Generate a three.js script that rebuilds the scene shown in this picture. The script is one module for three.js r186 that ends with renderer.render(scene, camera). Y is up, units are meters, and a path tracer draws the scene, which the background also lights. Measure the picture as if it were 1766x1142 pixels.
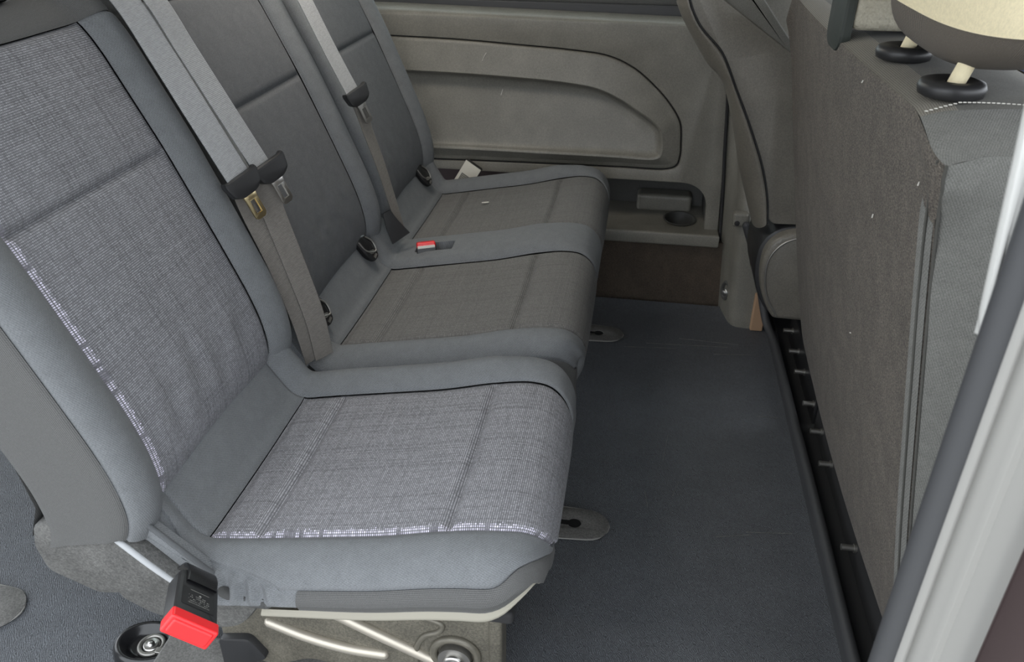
import * as THREE from 'three';
import { RoundedBoxGeometry } from 'three/addons/geometries/RoundedBoxGeometry.js';
import { mergeGeometries, mergeVertices, toCreasedNormals } from 'three/addons/utils/BufferGeometryUtils.js';

import { RectAreaLightUniformsLib } from 'three/addons/lights/RectAreaLightUniformsLib.js';
RectAreaLightUniformsLib.init();

// ---------------------------------------------------------------- camera, sky, exposure
// x = towards the front of the van, y = up (0 = cabin floor), z = towards the open sliding door
const scene = new THREE.Scene();
const camera = new THREE.PerspectiveCamera(2 * Math.atan(571 / 1400) * 180 / Math.PI, 1766 / 1142, 0.02, 200);
camera.position.set(0.54, 1.13, 0.636);
camera.rotation.set(-29.65 * Math.PI / 180, 8.82 * Math.PI / 180, 0.55 * Math.PI / 180, 'YXZ');
camera.focus = 1.25; camera.userData.fStop = 14;               // slight phone-camera blur on the jamb close by
camera.updateMatrixWorld();

const renderer = new THREE.WebGLRenderer({ antialias: true });
renderer.toneMapping = THREE.LinearToneMapping;
renderer.toneMappingExposure = 1.92;
renderer.shadowMap.enabled = true;
renderer.shadowMap.type = THREE.PCFSoftShadowMap;

let seed = 7;
const rnd = () => { seed = (seed + 0x6d2b79f5) | 0; let t = Math.imul(seed ^ (seed >>> 15), 1 | seed); t = (t + Math.imul(t ^ (t >>> 7), 61 | t)) ^ t; return ((t ^ (t >>> 14)) >>> 0) / 4294967296; };
function hash(x, y) { let h = Math.imul(x | 0, 374761393) + Math.imul(y | 0, 668265263); h = Math.imul(h ^ (h >>> 13), 1274126177); return ((h ^ (h >>> 16)) >>> 0) / 4294967296; }
function vnoise(x, y, px = 1 << 20, py = 1 << 20) {            // value noise, periodic in px, py
  const xi = Math.floor(x), yi = Math.floor(y), fx = x - xi, fy = y - yi, sx = fx * fx * (3 - 2 * fx), sy = fy * fy * (3 - 2 * fy);
  const h = (a, b) => hash(((a % px) + px) % px, ((b % py) + py) % py);
  return (h(xi, yi) * (1 - sx) + h(xi + 1, yi) * sx) * (1 - sy) + (h(xi, yi + 1) * (1 - sx) + h(xi + 1, yi + 1) * sx) * sy;
}

{ // bright, thinly overcast sky: air and cloud only
  const w = 512, h = 256, d = new Float32Array(w * h * 4);
  for (let j = 0; j < h; j++) for (let i = 0; i < w; i++) {
    const el = (j / (h - 1) - 0.5) * Math.PI, up = Math.max(0, Math.sin(el));
    const n = vnoise(i / 16, j / 10, 32, 1000) * 0.6 + vnoise(i / 6, j / 5, 86, 1000) * 0.4;
    const b = 1.0 + 0.15 * up + (n - 0.5) * 0.25, o = (j * w + i) * 4;
    const blue = 0.5 + 0.5 * (1 - n);
    d[o] = b * (1 - 0.10 * blue); d[o + 1] = b * (1 - 0.03 * blue); d[o + 2] = b * (1 + 0.05 * blue); d[o + 3] = 1;
  }
  const sky = new THREE.DataTexture(d, w, h, THREE.RGBAFormat, THREE.FloatType);
  sky.mapping = THREE.EquirectangularReflectionMapping; sky.colorSpace = THREE.LinearSRGBColorSpace;
  sky.magFilter = sky.minFilter = THREE.LinearFilter; sky.wrapS = THREE.RepeatWrapping; sky.needsUpdate = true;
  scene.background = sky; scene.environment = sky;
  scene.backgroundIntensity = 1.6; scene.environmentIntensity = 1.6;
}

// ---------------------------------------------------------------- helpers
const taken = new Map();
function numbered(n) { const k = taken.get(n) || 0; taken.set(n, k + 1); return k ? n + '_' + String(k).padStart(3, '0') : n; }
function tag(o, label, category, group, kind) { o.userData.label = label; o.userData.category = category; if (group) o.userData.group = group; if (kind) o.userData.kind = kind; return o; }
function thing(name, label, category, group, pos) { const g = new THREE.Group(); g.name = numbered(name); if (pos) g.position.set(...pos); tag(g, label, category, group); scene.add(g); return g; }
function struct(name, label, category) { const g = new THREE.Group(); g.name = numbered(name); tag(g, label, category, null, 'structure'); scene.add(g); return g; }
function part(name, geo, mat, parent, label) {
  const m = new THREE.Mesh(geo, mat); m.name = name; m.castShadow = m.receiveShadow = true; if (label) m.userData.label = label; parent.add(m); return m;
}
const V = (x, y, z) => new THREE.Vector3(x, y, z);
function planarUV(g) {                                          // box-projected uv in metres
  const ng = g.index ? g.toNonIndexed() : g; const p = ng.attributes.position, n = ng.attributes.normal, uv = new Float32Array(p.count * 2);
  for (let i = 0; i < p.count; i += 3) {
    const a = V().fromBufferAttribute(p, i), b = V().fromBufferAttribute(p, i + 1), c = V().fromBufferAttribute(p, i + 2);
    const f = b.clone().sub(a).cross(c.clone().sub(a)); const ax = Math.abs(f.x), ay = Math.abs(f.y), az = Math.abs(f.z);
    [a, b, c].forEach((q, k) => { const [u, v] = ax > ay && ax > az ? [q.z, q.y] : ay > az ? [q.x, q.z] : [q.x, q.y]; uv[(i + k) * 2] = u; uv[(i + k) * 2 + 1] = v; });
  }
  ng.setAttribute('uv', new THREE.BufferAttribute(uv, 2)); return ng;
}
const box = (x0, x1, y0, y1, z0, z1, r = 0.004, seg = 2) => planarUV(new RoundedBoxGeometry(x1 - x0, y1 - y0, z1 - z0, seg, Math.min(r, (x1 - x0) / 2.01, (y1 - y0) / 2.01, (z1 - z0) / 2.01)).translate((x0 + x1) / 2, (y0 + y1) / 2, (z0 + z1) / 2));
const smoothed = (g, a = 0.6) => toCreasedNormals(mergeVertices(g, 1e-5), a);
function shapeOf(pts, smooth = false) {
  const s = new THREE.Shape();
  if (smooth) { const c = new THREE.SplineCurve(pts.concat([pts[0]]).map((p) => new THREE.Vector2(...p))); c.getPoints(smooth).forEach((p, i) => (i ? s.lineTo(p.x, p.y) : s.moveTo(p.x, p.y))); return s; }
  pts.forEach((p, i) => (i ? s.lineTo(...p) : s.moveTo(...p))); s.closePath(); return s;
}
function roundPoly(pts, r) {                                   // polygon with rounded corners -> Shape; r number or per-corner list
  const s = new THREE.Shape(), n = pts.length;
  for (let i = 0; i < n; i++) {
    const p = new THREE.Vector2(...pts[i]), a = new THREE.Vector2(...pts[(i + n - 1) % n]), b = new THREE.Vector2(...pts[(i + 1) % n]);
    const rr = Math.min(Array.isArray(r) ? r[i] : r, p.distanceTo(a) * 0.49, p.distanceTo(b) * 0.49);
    const u = a.clone().sub(p).normalize().multiplyScalar(rr).add(p), v = b.clone().sub(p).normalize().multiplyScalar(rr).add(p);
    if (i) s.lineTo(u.x, u.y); else s.moveTo(u.x, u.y);
    s.quadraticCurveTo(p.x, p.y, v.x, v.y);
  }
  s.closePath(); return s;
}
// extrude an (x, y) outline from z0 to z1 (bevel inside those limits)
function slab(shape, z0, z1, bevel = 0.002, seg = 8, bs = 2) {
  const g = new THREE.ExtrudeGeometry(shape, { depth: Math.max(1e-5, z1 - z0 - 2 * bevel), bevelEnabled: bevel > 0, bevelThickness: bevel, bevelSize: bevel, bevelOffset: -bevel, bevelSegments: bs, curveSegments: seg });
  g.translate(0, 0, z0 + bevel); return planarUV(smoothed(g, 0.5));
}
function tube(pts, r, closed = false, n = 64, k = 10) {
  const g = new THREE.TubeGeometry(new THREE.CatmullRomCurve3(pts.map((p) => V(...p)), closed, 'centripetal'), n, r, k, closed);
  if (!closed) { const parts = [g]; [0, 1].forEach((t) => { const q = g.parameters.path.getPointAt(t); parts.push(new THREE.SphereGeometry(r, k, 6).translate(q.x, q.y, q.z)); }); return mergeGeometries(parts.map((x) => x.index ? x.toNonIndexed() : x)); }
  return g;
}
const lathe = (pts, n = 40) => new THREE.LatheGeometry(pts.map((p) => new THREE.Vector2(...p)), n);
const frame = (x, y, z, pos) => new THREE.Matrix4().makeBasis(x, y, z).setPosition(...pos);   // own axes of a tilted piece
function grid(nu, nv, fn, flip) {                              // fn(i, j) -> {p:Vector3, u, v}
  const pos = [], uv = [], idx = [];
  for (let i = 0; i < nu; i++) for (let j = 0; j < nv; j++) { const q = fn(i, j); pos.push(q.p.x, q.p.y, q.p.z); uv.push(q.u, q.v); }
  for (let i = 0; i < nu - 1; i++) for (let j = 0; j < nv - 1; j++) {
    const a = i * nv + j, b = a + 1, c = a + nv, d = c + 1;
    flip ? idx.push(a, b, c, b, d, c) : idx.push(a, c, b, b, c, d);
  }
  const g = new THREE.BufferGeometry();
  g.setAttribute('position', new THREE.Float32BufferAttribute(pos, 3)); g.setAttribute('uv', new THREE.Float32BufferAttribute(uv, 2)); g.setIndex(idx); g.computeVertexNormals(); return g;
}
// webbing: a thin flat band along a path with its own width direction at each point
function ribbon(pts, widths, dirs, thick, n = 60) {
  const c = new THREE.CatmullRomCurve3(pts.map((p) => V(...p)), false, 'centripetal');
  const L = c.getLength(), cross = [[-0.5, -0.35], [-0.46, -0.5], [0, -0.5], [0.46, -0.5], [0.5, -0.35], [0.5, 0.35], [0.46, 0.5], [0, 0.5], [-0.46, 0.5], [-0.5, 0.35], [-0.5, -0.35]];
  const at = (list, t) => { const f = t * (list.length - 1), i = Math.min(list.length - 2, Math.floor(f)); return [list[i], list[i + 1], f - i]; };
  return grid(n + 1, cross.length, (i, j) => {
    const t = i / n, p = c.getPoint(t), T = c.getTangent(t); let [d0, d1, f] = at(dirs, t);
    const D = V(...d0).lerp(V(...d1), f); D.addScaledVector(T, -D.dot(T)).normalize(); const N = D.clone().cross(T).normalize();
    const [w0, w1, g] = at(widths, t), w = w0 + (w1 - w0) * g, [a, b] = cross[j];
    return { p: p.clone().addScaledVector(D, a * w).addScaledVector(N, b * thick), u: a * w, v: t * L };
  }, false);
}

// ---------------------------------------------------------------- textures
function dataTex(w, h, fn, metres, srgb = true) {              // fn(i,j) -> [r,g,b] 0..1
  const d = new Uint8Array(w * h * 4);
  for (let j = 0; j < h; j++) for (let i = 0; i < w; i++) { const c = fn(i, j), o = (j * w + i) * 4; for (let k = 0; k < 3; k++) d[o + k] = Math.max(0, Math.min(255, Math.round((c.length ? c[k] : c) * 255))); d[o + 3] = 255; }
  const t = new THREE.DataTexture(d, w, h); t.magFilter = THREE.LinearFilter; t.minFilter = THREE.LinearMipmapLinearFilter; t.generateMipmaps = true; t.wrapS = t.wrapT = THREE.RepeatWrapping;
  if (srgb) t.colorSpace = THREE.SRGBColorSpace; t.repeat.set(1 / metres[0], 1 / metres[1]); t.anisotropy = 8; t.needsUpdate = true; return t;
}
const shade = (rgb, k) => [rgb[0] * k, rgb[1] * k, rgb[2] * k];
// fine tricot of the bolsters
const bolsterMap = (rgb, amp) => dataTex(512, 512, (i, j) => {
  const tw = Math.sin((i + j * 0.5) * Math.PI * 2 / 8) * 0.5 + Math.sin((i - j) * Math.PI * 2 / 16) * 0.2;
  const n = hash(i, j) - 0.5, c = vnoise(i / 32, j / 32, 16, 16) - 0.5, m = hash(i >> 1, (j >> 1) + 999) - 0.5;
  return shade(rgb, 1 + amp * (tw * 0.5 + n * 0.9 + m * 0.9 + c * 0.25));
}, [0.16, 0.16]);
const bolsterBump = dataTex(256, 256, (i, j) => 0.5 + 0.25 * Math.sin((i + j * 0.5) * Math.PI * 2 / 8) + 0.4 * (hash(i >> 1, j >> 1) - 0.5), [0.08, 0.08], false);
// ribbed knit of the seat sides
const ribMap = (rgb) => dataTex(512, 512, (i, j) => shade(rgb, 1 + 0.13 * Math.sin(i * Math.PI * 2 / 8) + 0.3 * (hash(i, j) - 0.5) + 0.12 * Math.sin((j + i * 0.5) * Math.PI * 2 / 8)), [0.13, 0.13]);
// woven centre panels: slubby yarn in both directions; u = 0 is the seam nearest the door
function weave(base, hi, band) {
  return dataTex(1024, 1024, (i, j) => {
    const px = 0.35 / 1024, cu = Math.floor(i / 8), cv = Math.floor(j / 8), fu = (i % 8) / 8, fv = (j % 8) / 8;
    const row = 0.5 + 0.5 * Math.sin((fv - 0.25) * Math.PI * 2), col = 0.5 + 0.5 * Math.sin((fu - 0.25) * Math.PI * 2);
    const streakV = vnoise(i / 9, j / 90, 114, 11), streakU = vnoise(i / 110, j / 7 + 40, 9, 146), cell = hash(cu, cv);
    const stripe = hash(cu, 77) > 0.80 ? -0.28 : hash(cu, 78) * 0.2, cross = hash(cv, 177) > 0.86 ? -0.25 : hash(cv, 178) * 0.15;
    let k = 0.20 + 0.66 * row * (0.45 + 0.55 * col) * (0.55 + cell * 0.8) + 0.07 * (streakV - 0.5) + 0.07 * (streakU - 0.5) + stripe * 0.22 + cross * 0.18;
    k = Math.max(0, Math.min(1.15, k));
    let c = [0, 1, 2].map((q) => base[q] + (hi[q] - base[q]) * k);
    if (band) {                                                // glittering edge yarn: columns of pale lilac dots beside the seam
      const u = i * px, left = band - u;
      const dot = (fv > 0.16 && fv < 0.84 ? 1 : 0) * (fu > 0.14 && fu < 0.86 ? 1 : 0), grp = hash(cv >> 1, 5) > 0.78 ? 0.25 : 1;
      const chance = left > 0.012 * 0 + 0 ? Math.min(1, (left / band) * 2.4) : 0;
      if (left > 0 && dot && hash(cu + 31, cv + 17) < chance) c = shade([0.93, 0.91, 0.98], (0.72 + 0.28 * cell) * (grp < 1 ? 0.55 : 1));
    }
    return c;
  }, [0.35, 0.35]);
}
const weaveBump = dataTex(384, 384, (i, j) => 0.3 + 0.5 * (0.5 + 0.5 * Math.sin(j * Math.PI * 2 / 8)) * (0.6 + 0.4 * Math.sin(i * Math.PI * 2 / 8)) + 0.2 * (hash(i >> 1, j >> 1) - 0.5), [0.13, 0.13], false);
// short needle-felt carpet of the front seat back
const feltMap = (rgb, amp = 0.5) => dataTex(1024, 1024, (i, j) => {
  const f = hash(i, j) - 0.5, m = vnoise(i / 2.3, j / 2.3, 445, 445) - 0.5, c = vnoise(i / 40, j / 60, 25, 17) - 0.5, s = hash(i, j + 5000) > 0.9985 ? 0.9 : 0;
  return shade(rgb, 1 + amp * (f * 0.7 + m * 1.1) + 0.12 * c + s);
}, [0.5, 0.5]);
const feltBump = dataTex(512, 512, (i, j) => 0.5 + 0.5 * (hash(i, j) - 0.5) + 0.5 * (vnoise(i / 3, j / 3, 171, 171) - 0.5), [0.2, 0.2], false);
// moulded grain of trim plastics
const grainBump = dataTex(512, 512, (i, j) => 0.5 + 0.35 * (vnoise(i / 3, j / 3, 171, 171) - 0.5) + 0.35 * (hash(i >> 1, j >> 1) - 0.5), [0.22, 0.22], false);
const plasticMap = (rgb, amp = 0.12) => dataTex(512, 512, (i, j) => shade(rgb, 1 + amp * (hash(i, j) - 0.5) + amp * (vnoise(i / 3, j / 3, 171, 171) - 0.5) + amp * 0.7 * (vnoise(i / 50, j / 50, 10, 10) - 0.5)), [0.35, 0.35]);
// rubber floor: pebbled leather grain
const pebble = (i, j) => {
  const x = i / 512, y = j / 512, a = vnoise(x * 40, y * 40, 40, 40), b = vnoise(x * 40 + 9, y * 40 + 13, 40, 40), t = 2 * Math.PI;
  const v = 0.5 + 0.5 * Math.sin(t * (x * 58 + y * 30 + a * 1.1)) * Math.sin(t * (y * 74 - x * 12 + b * 1.1));
  return Math.max(0, Math.min(1, 0.15 + 0.7 * v + 0.3 * (vnoise(x * 160, y * 160, 160, 160) - 0.5)));
};
const floorBump = dataTex(512, 512, (i, j) => pebble(i, j), [0.26, 0.26], false);
const floorMap = dataTex(512, 512, (i, j) => { const k = pebble(i, j), c = vnoise(i / 64, j / 64, 8, 8) - 0.5, q = 0.135 + 0.37 * k + 0.02 * c; return [q * 0.97, q * 1.0, q * 1.05]; }, [0.26, 0.26]);
const leatherBump = dataTex(512, 512, (i, j) => { const v = vnoise(i / 512 * 110, j / 512 * 110, 110, 110); return Math.max(0, Math.min(1, (v - 0.25) * 2)); }, [0.3, 0.3], false);
const webMap = dataTex(256, 256, (i, j) => shade([0.575, 0.58, 0.585], 1 + 0.10 * Math.sin(j * Math.PI * 2 / 8) + 0.12 * (hash(i, j) - 0.5) + 0.10 * (vnoise(i / 16, j / 4, 16, 64) - 0.5) + 0.05 * Math.sin(i * Math.PI * 2 / 8)), [0.06, 0.06]);
const webBump = dataTex(128, 128, (i, j) => 0.5 + 0.35 * Math.sin(j * Math.PI * 2 / 8) + 0.1 * (hash(i, j) - 0.5), [0.03, 0.03], false);

const std = (o) => new THREE.MeshStandardMaterial({ side: THREE.DoubleSide, roughness: 0.9, ...o });
const fabric = (map, bump, bs = 0.0004, extra = {}) => new THREE.MeshPhysicalMaterial({ side: THREE.DoubleSide, map, bumpMap: bump, bumpScale: bs, roughness: 0.95, sheen: 0.12, sheenRoughness: 0.6, sheenColor: new THREE.Color(0.5, 0.52, 0.56), ...extra });
const M = {
  bolster: fabric(bolsterMap([0.402, 0.411, 0.420], 0.18), bolsterBump, 0.0003),
  sideKnit: fabric(ribMap([0.315, 0.315, 0.312]), bolsterBump, 0.0003),
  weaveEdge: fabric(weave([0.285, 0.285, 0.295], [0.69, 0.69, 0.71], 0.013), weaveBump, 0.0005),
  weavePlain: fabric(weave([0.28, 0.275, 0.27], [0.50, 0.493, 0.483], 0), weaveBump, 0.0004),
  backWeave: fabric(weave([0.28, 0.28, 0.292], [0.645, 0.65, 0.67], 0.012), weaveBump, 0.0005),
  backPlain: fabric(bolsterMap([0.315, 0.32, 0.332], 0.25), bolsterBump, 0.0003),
  foam: std({ color: new THREE.Color(0.27, 0.255, 0.21), roughness: 0.95 }),
  shellPlastic: std({ map: plasticMap([0.315, 0.313, 0.306], 0.3), bumpMap: grainBump, bumpScale: 0.0004, roughness: 0.7 }),
  trim: std({ map: plasticMap([0.455, 0.445, 0.415]), bumpMap: grainBump, bumpScale: 0.00022, roughness: 0.45 }),
  seatShell: std({ map: plasticMap([0.405, 0.39, 0.36]), bumpMap: grainBump, bumpScale: 0.0002, roughness: 0.40 }),
  trimDark: std({ map: plasticMap([0.27, 0.27, 0.26]), bumpMap: grainBump, bumpScale: 0.0002, roughness: 0.5 }),
  black: std({ color: new THREE.Color(0.018, 0.018, 0.019), roughness: 0.42 }),
  blackMatt: std({ color: new THREE.Color(0.015, 0.015, 0.016), roughness: 0.8 }),
  blackGloss: std({ color: new THREE.Color(0.012, 0.012, 0.013), roughness: 0.22 }),
  rubber: std({ color: new THREE.Color(0.042, 0.043, 0.046), roughness: 0.55 }),
  steel: std({ color: new THREE.Color(0.55, 0.54, 0.52), metalness: 1, roughness: 0.28 }),
  ribHighlight: std({ color: new THREE.Color(0.50, 0.46, 0.39), metalness: 0.6, roughness: 0.4 }),  // paler than the foot plate: highlight along the pressed channels put into the colour
  piping: std({ color: new THREE.Color(0.36, 0.37, 0.38), roughness: 0.9 }),
  steelDull: std({ color: new THREE.Color(0.32, 0.31, 0.29), metalness: 0.9, roughness: 0.42 }),
  darkSteel: std({ map: plasticMap([0.40, 0.385, 0.345], 0.25), metalness: 0.3, roughness: 0.45 }),
  red: std({ color: new THREE.Color(0.74, 0.018, 0.022), roughness: 0.32 }),
  shadedLapWebbing: fabric(dataTex(256, 256, (i, j) => shade([0.43, 0.415, 0.395], 1 + 0.12 * Math.sin(j * Math.PI * 2 / 8) + 0.14 * (hash(i, j) - 0.5) + 0.12 * (vnoise(i / 16, j / 4, 16, 64) - 0.5)), [0.06, 0.06]), webBump, 0.0004),  // same belt webbing, darker: shade on the lap strands put into the colour
  webbing: fabric(webMap, webBump, 0.0004, { sheen: 0.4 }),
  felt: fabric(feltMap([0.365, 0.342, 0.315]), feltBump, 0.0012),
  kickFelt: fabric(feltMap([0.29, 0.255, 0.22], 0.35), feltBump, 0.0006),
  frontTop: fabric(bolsterMap([0.385, 0.38, 0.36], 0.2), bolsterBump, 0.0003),
  frontRib: fabric(ribMap([0.48, 0.465, 0.43]), bolsterBump, 0.0004),
  frontSide: fabric(bolsterMap([0.44, 0.44, 0.425], 0.2), bolsterBump, 0.0003),
  headFabric: fabric(ribMap([0.37, 0.345, 0.315]), bolsterBump, 0.0003),
  cream: std({ map: plasticMap([0.93, 0.88, 0.74], 0.05), roughness: 0.75 }),
  floor: std({ map: floorMap, bumpMap: floorBump, bumpScale: 0.0007, roughness: 0.56 }),
  plate: std({ map: plasticMap([0.40, 0.395, 0.385], 0.25), roughness: 0.6 }),
  plateEdge: std({ color: new THREE.Color(0.26, 0.255, 0.24), roughness: 0.5 }),
  blackHole: std({ color: new THREE.Color(0.004, 0.004, 0.004), roughness: 1 }),
  body: std({ color: new THREE.Color(0.30, 0.295, 0.28), metalness: 0.3, roughness: 0.35 }),
  bodyDark: std({ color: new THREE.Color(0.045, 0.030, 0.030), metalness: 0.3, roughness: 0.3 }),
  headliner: std({ color: new THREE.Color(0.72, 0.71, 0.68), roughness: 0.95 }),
  glass: new THREE.MeshPhysicalMaterial({ color: new THREE.Color(0.86, 0.90, 0.88), transmission: 1, thickness: 0, roughness: 0.02, ior: 1.5, side: THREE.DoubleSide }),
  lightTrim: std({ map: plasticMap([0.66, 0.64, 0.58], 0.08), bumpMap: leatherBump, bumpScale: 0.0007, roughness: 0.65 }),
  navy: std({ color: new THREE.Color(0.055, 0.062, 0.10), roughness: 0.7 }),
  white: std({ color: new THREE.Color(0.52, 0.52, 0.50), roughness: 0.5 }),
  paper: std({ color: new THREE.Color(0.62, 0.60, 0.55), roughness: 0.8 }),
  wood: std({ color: new THREE.Color(0.36, 0.23, 0.14), roughness: 0.7 }),
  ground: std({ map: plasticMap([0.62, 0.61, 0.59], 0.3), roughness: 0.95 }),
};
const bump1 = (x, a, b) => Math.max(0, Math.min(1, (x - a) / (b - a)));
// ---------------------------------------------------------------- the van: floor, shell, openings
{
  const g = struct('floor', 'dark blue-grey pebbled rubber cabin floor', 'floor');
  part('floor_mat', grid(40, 40, (i, j) => { const x = -2.1 + 3.055 * i / 39, z = 0.16 - 1.715 * j / 39; const rise = z < -1.5 ? 0.012 * ((-1.5 - z) / 0.055) ** 2 : 0; return { p: V(x, rise, z), u: x, v: z }; }, true), M.floor, g);
  for (const [x, z, len, a] of [[0.66, -0.86, 0.10, 1.45], [0.68, -0.72, 0.05, 1.3], [0.86, -0.62, 0.09, 0.12], [0.79, -0.60, 0.07, 0.25], [0.90, -1.02, 0.05, 0.05], [0.72, -1.33, 0.22, 0.07], [0.78, -1.36, 0.16, -0.05], [0.62, -1.30, 0.14, 0.10], [0.84, -1.30, 0.10, 0.12], [0.62, -0.68, 0.05, 1.7]])
    part('scratch', box(-len / 2, len / 2, -0.0004, 0.0007, -0.0006, 0.0006, 0.0003, 1).rotateY(a).translate(x, 0.0006, z), M.plate, g, 'fine pale scratch');
  part('floor_slab', box(-2.1, 2.2, -0.08, -0.004, -1.72, 0.2), M.blackMatt, g);
  part('front_floor', box(0.97, 2.2, -0.004, 0.004, -1.7, 0.16), M.blackMatt, g);
}
{ const g = new THREE.CircleGeometry(40, 48).rotateX(-Math.PI / 2).translate(0, -0.55, 0); const m = part('ground', planarUV(g), M.ground, scene); tag(m, 'pale paved ground outside the van', 'ground', null, 'structure'); }
{ // cabin courtesy lamp, lit while the door stands open
  const g = thing('ceiling_lamp', 'lit rectangular courtesy lamp in the van headliner', 'lamp'); g.position.set(-0.08, 1.36, -0.95);
  part('lamp_frame', box(-0.25, 0.25, -0.012, 0.0, -0.12, 0.12, 0.005), M.headliner, g);
  part('lamp_lens', box(-0.23, 0.23, -0.018, -0.010, -0.10, 0.10, 0.004), std({ color: new THREE.Color(0.8, 0.78, 0.72), emissive: new THREE.Color(1, 0.93, 0.82), emissiveIntensity: 3, roughness: 0.6 }), g, 'glowing lens');
  const l = new THREE.RectAreaLight(new THREE.Color(1, 0.93, 0.82), 4.5, 0.46, 0.20); l.position.set(0, -0.022, 0); l.rotation.x = -Math.PI / 2; g.add(l);
}
{ const m = part('ceiling', box(-2.1, 1.3, 1.36, 1.42, -1.72, 0.22), M.headliner, scene); tag(m, 'pale grey van headliner', 'ceiling', null, 'structure'); }
{
  const g = struct('wall_rear', 'unseen rear end of the cabin, left open to let in added light', 'wall');  // unseen; tailgate opening added so more daylight reaches the cabin
  part('lower_panel', box(-2.16, -2.1, -0.08, 0.10, -1.72, 0.22), M.trim, g); part('upper_panel', box(-2.16, -2.1, 1.32, 1.42, -1.72, 0.22), M.trim, g);
  part('side_panel', box(-2.16, -2.1, 0.10, 1.32, -1.72, -1.60), M.trim, g); part('side_panel', box(-2.16, -2.1, 0.10, 1.32, 0.10, 0.22), M.trim, g);
}
{
  const g = struct('wall_right', 'rear quarter of the door side with window opening', 'wall');
  part('lower_panel', box(-2.1, -1.00, -0.08, 0.80, 0.16, 0.22), M.trim, g); part('upper_panel', box(-2.1, -1.00, 1.22, 1.42, 0.16, 0.22), M.trim, g);
  part('rear_post', box(-1.10, -1.00, 0.80, 1.22, 0.16, 0.22), M.trim, g); part('corner_post', box(-2.1, -1.95, 0.80, 1.22, 0.16, 0.22), M.trim, g);
  part('door_sill', box(-1.00, 0.74, -0.16, -0.01, 0.15, 0.22), M.rubber, g);
}
{ // cab shell ahead of the seats
  const g = struct('wall_front', 'cab bulkhead below the windscreen opening', 'wall');
  part('bulkhead', box(2.2, 2.26, -0.08, 0.8, -1.72, 0.22), M.trimDark, g); part('windscreen_header', box(1.28, 1.4, 1.34, 1.42, -1.72, 0.22), M.headliner, g);
}
{ // far side: trim panel
  const g = struct('wall_left', 'grey moulded side trim panel with recessed D shaped pocket and cup holder shelf', 'wall');
  const T = 0.03, Z = -1.6;
  const D0 = [[-0.62, 0.735], [-0.12, 0.733], [0.05, 0.730], [0.212, 0.722], [0.34, 0.715], [0.445, 0.703], [0.515, 0.674], [0.573, 0.630], [0.62, 0.582], [0.650, 0.535], [0.658, 0.48], [0.659, 0.44], [0.652, 0.416], [0.628, 0.405], [0.5, 0.4025], [0.3, 0.4], [0.1, 0.397], [-0.05, 0.394], [-0.62, 0.392], [-0.66, 0.41], [-0.66, 0.71]];
  const D1 = [[-0.57, 0.648], [-0.10, 0.647], [0.06, 0.645], [0.213, 0.640], [0.33, 0.633], [0.419, 0.621], [0.48, 0.597], [0.532, 0.567], [0.575, 0.540], [0.597, 0.518], [0.605, 0.487], [0.607, 0.462], [0.603, 0.446], [0.587, 0.438], [0.48, 0.438], [0.3, 0.4375], [0.1, 0.437], [-0.03, 0.436], [-0.57, 0.434], [-0.60, 0.45], [-0.60, 0.63]];
  const curve = (P) => { const v = P.map((p) => V(p[0], p[1], 0)); return new THREE.CatmullRomCurve3(v, true, 'centripetal'); };
  const N = 260, samp = (P) => { const c = curve(P); return Array.from({ length: N + 1 }, (_, i) => c.getPoint((i % N) / N)); };
  const A = samp(D0), B = samp(D1);
  const off = (L, d) => L.map((p, i) => { const a = L[(i + N - 1) % N], b = L[(i + 1) % N], t = b.clone().sub(a).normalize(); return V(p.x + t.y * -d, p.y + t.x * d, 0); }); // + = outward for these outlines
  // main moulding with the D opening and the pocket cut away underneath
  const holeC = off(A, 0.0015).slice(0, -1), s = roundPoly([[-2.1, 0.366], [0.745, 0.368], [0.750, 0.20], [0.79, 0.20], [0.777, 0.45], [0.765, 0.60], [0.74, 0.785], [-2.1, 0.802]], [0.01, 0.08, 0.012, 0.012, 0.05, 0.05, 0.012, 0.012]);
  const hp = new THREE.Path(); holeC.forEach((p, i) => (i ? hp.lineTo(p.x, p.y) : hp.moveTo(p.x, p.y))); s.holes.push(hp);
  part('side_panel', slab(s, Z - T, Z + 0.002, 0.003, 24, 3), M.trim, g);
  // belt ledge rolling back to the window
  const belt = [[-1.598, 0.775], [-1.599, 0.785], [-1.604, 0.794], [-1.613, 0.799], [-1.63, 0.802], [-1.665, 0.806], [-1.675, 0.802], [-1.678, 0.79]];
  part('belt_ledge', grid(60, belt.length, (i, j) => { const x = -2.1 + 2.82 * i / 59, dy = i > 10 ? -0.014 * Math.max(0, (x + 0.15) / 0.87) : 0; return { p: V(x, belt[j][1] + dy + 0.004, belt[j][0]), u: x, v: j * 0.02 }; }), M.trim, g);
  part('window_seal', box(-2.1, 0.75, 0.79, 0.822, -1.69, -1.672), M.rubber, g); part('sill_strip', box(-2.1, 0.80, 0.815, 0.90, -1.735, -1.70, 0.006), M.trimDark, g, 'dark green grey window sill strip');
  // inset D panel: rim, flat band, rolled edge into the pocket
  const rings = [[A, -0.006, -0.020], [A, -0.0015, -0.004], [A, -0.005, 0.001], [A, -0.013, 0.002]];
  const band = [0.12, 0.35, 0.6, 0.82, 0.93].map((f) => [f, 0.002]);
  const all = [];
  for (const [L, d, z] of rings.slice(0)) all.push({ pts: off(L, d), z });
  for (const [f, z] of band) all.push({ pts: off(A, -0.013).map((p, i) => p.clone().lerp(B[i], f)), z: z + 0.018 * f });
  all.push({ pts: off(B, 0.002), z: 0.0195 }); 
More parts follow.
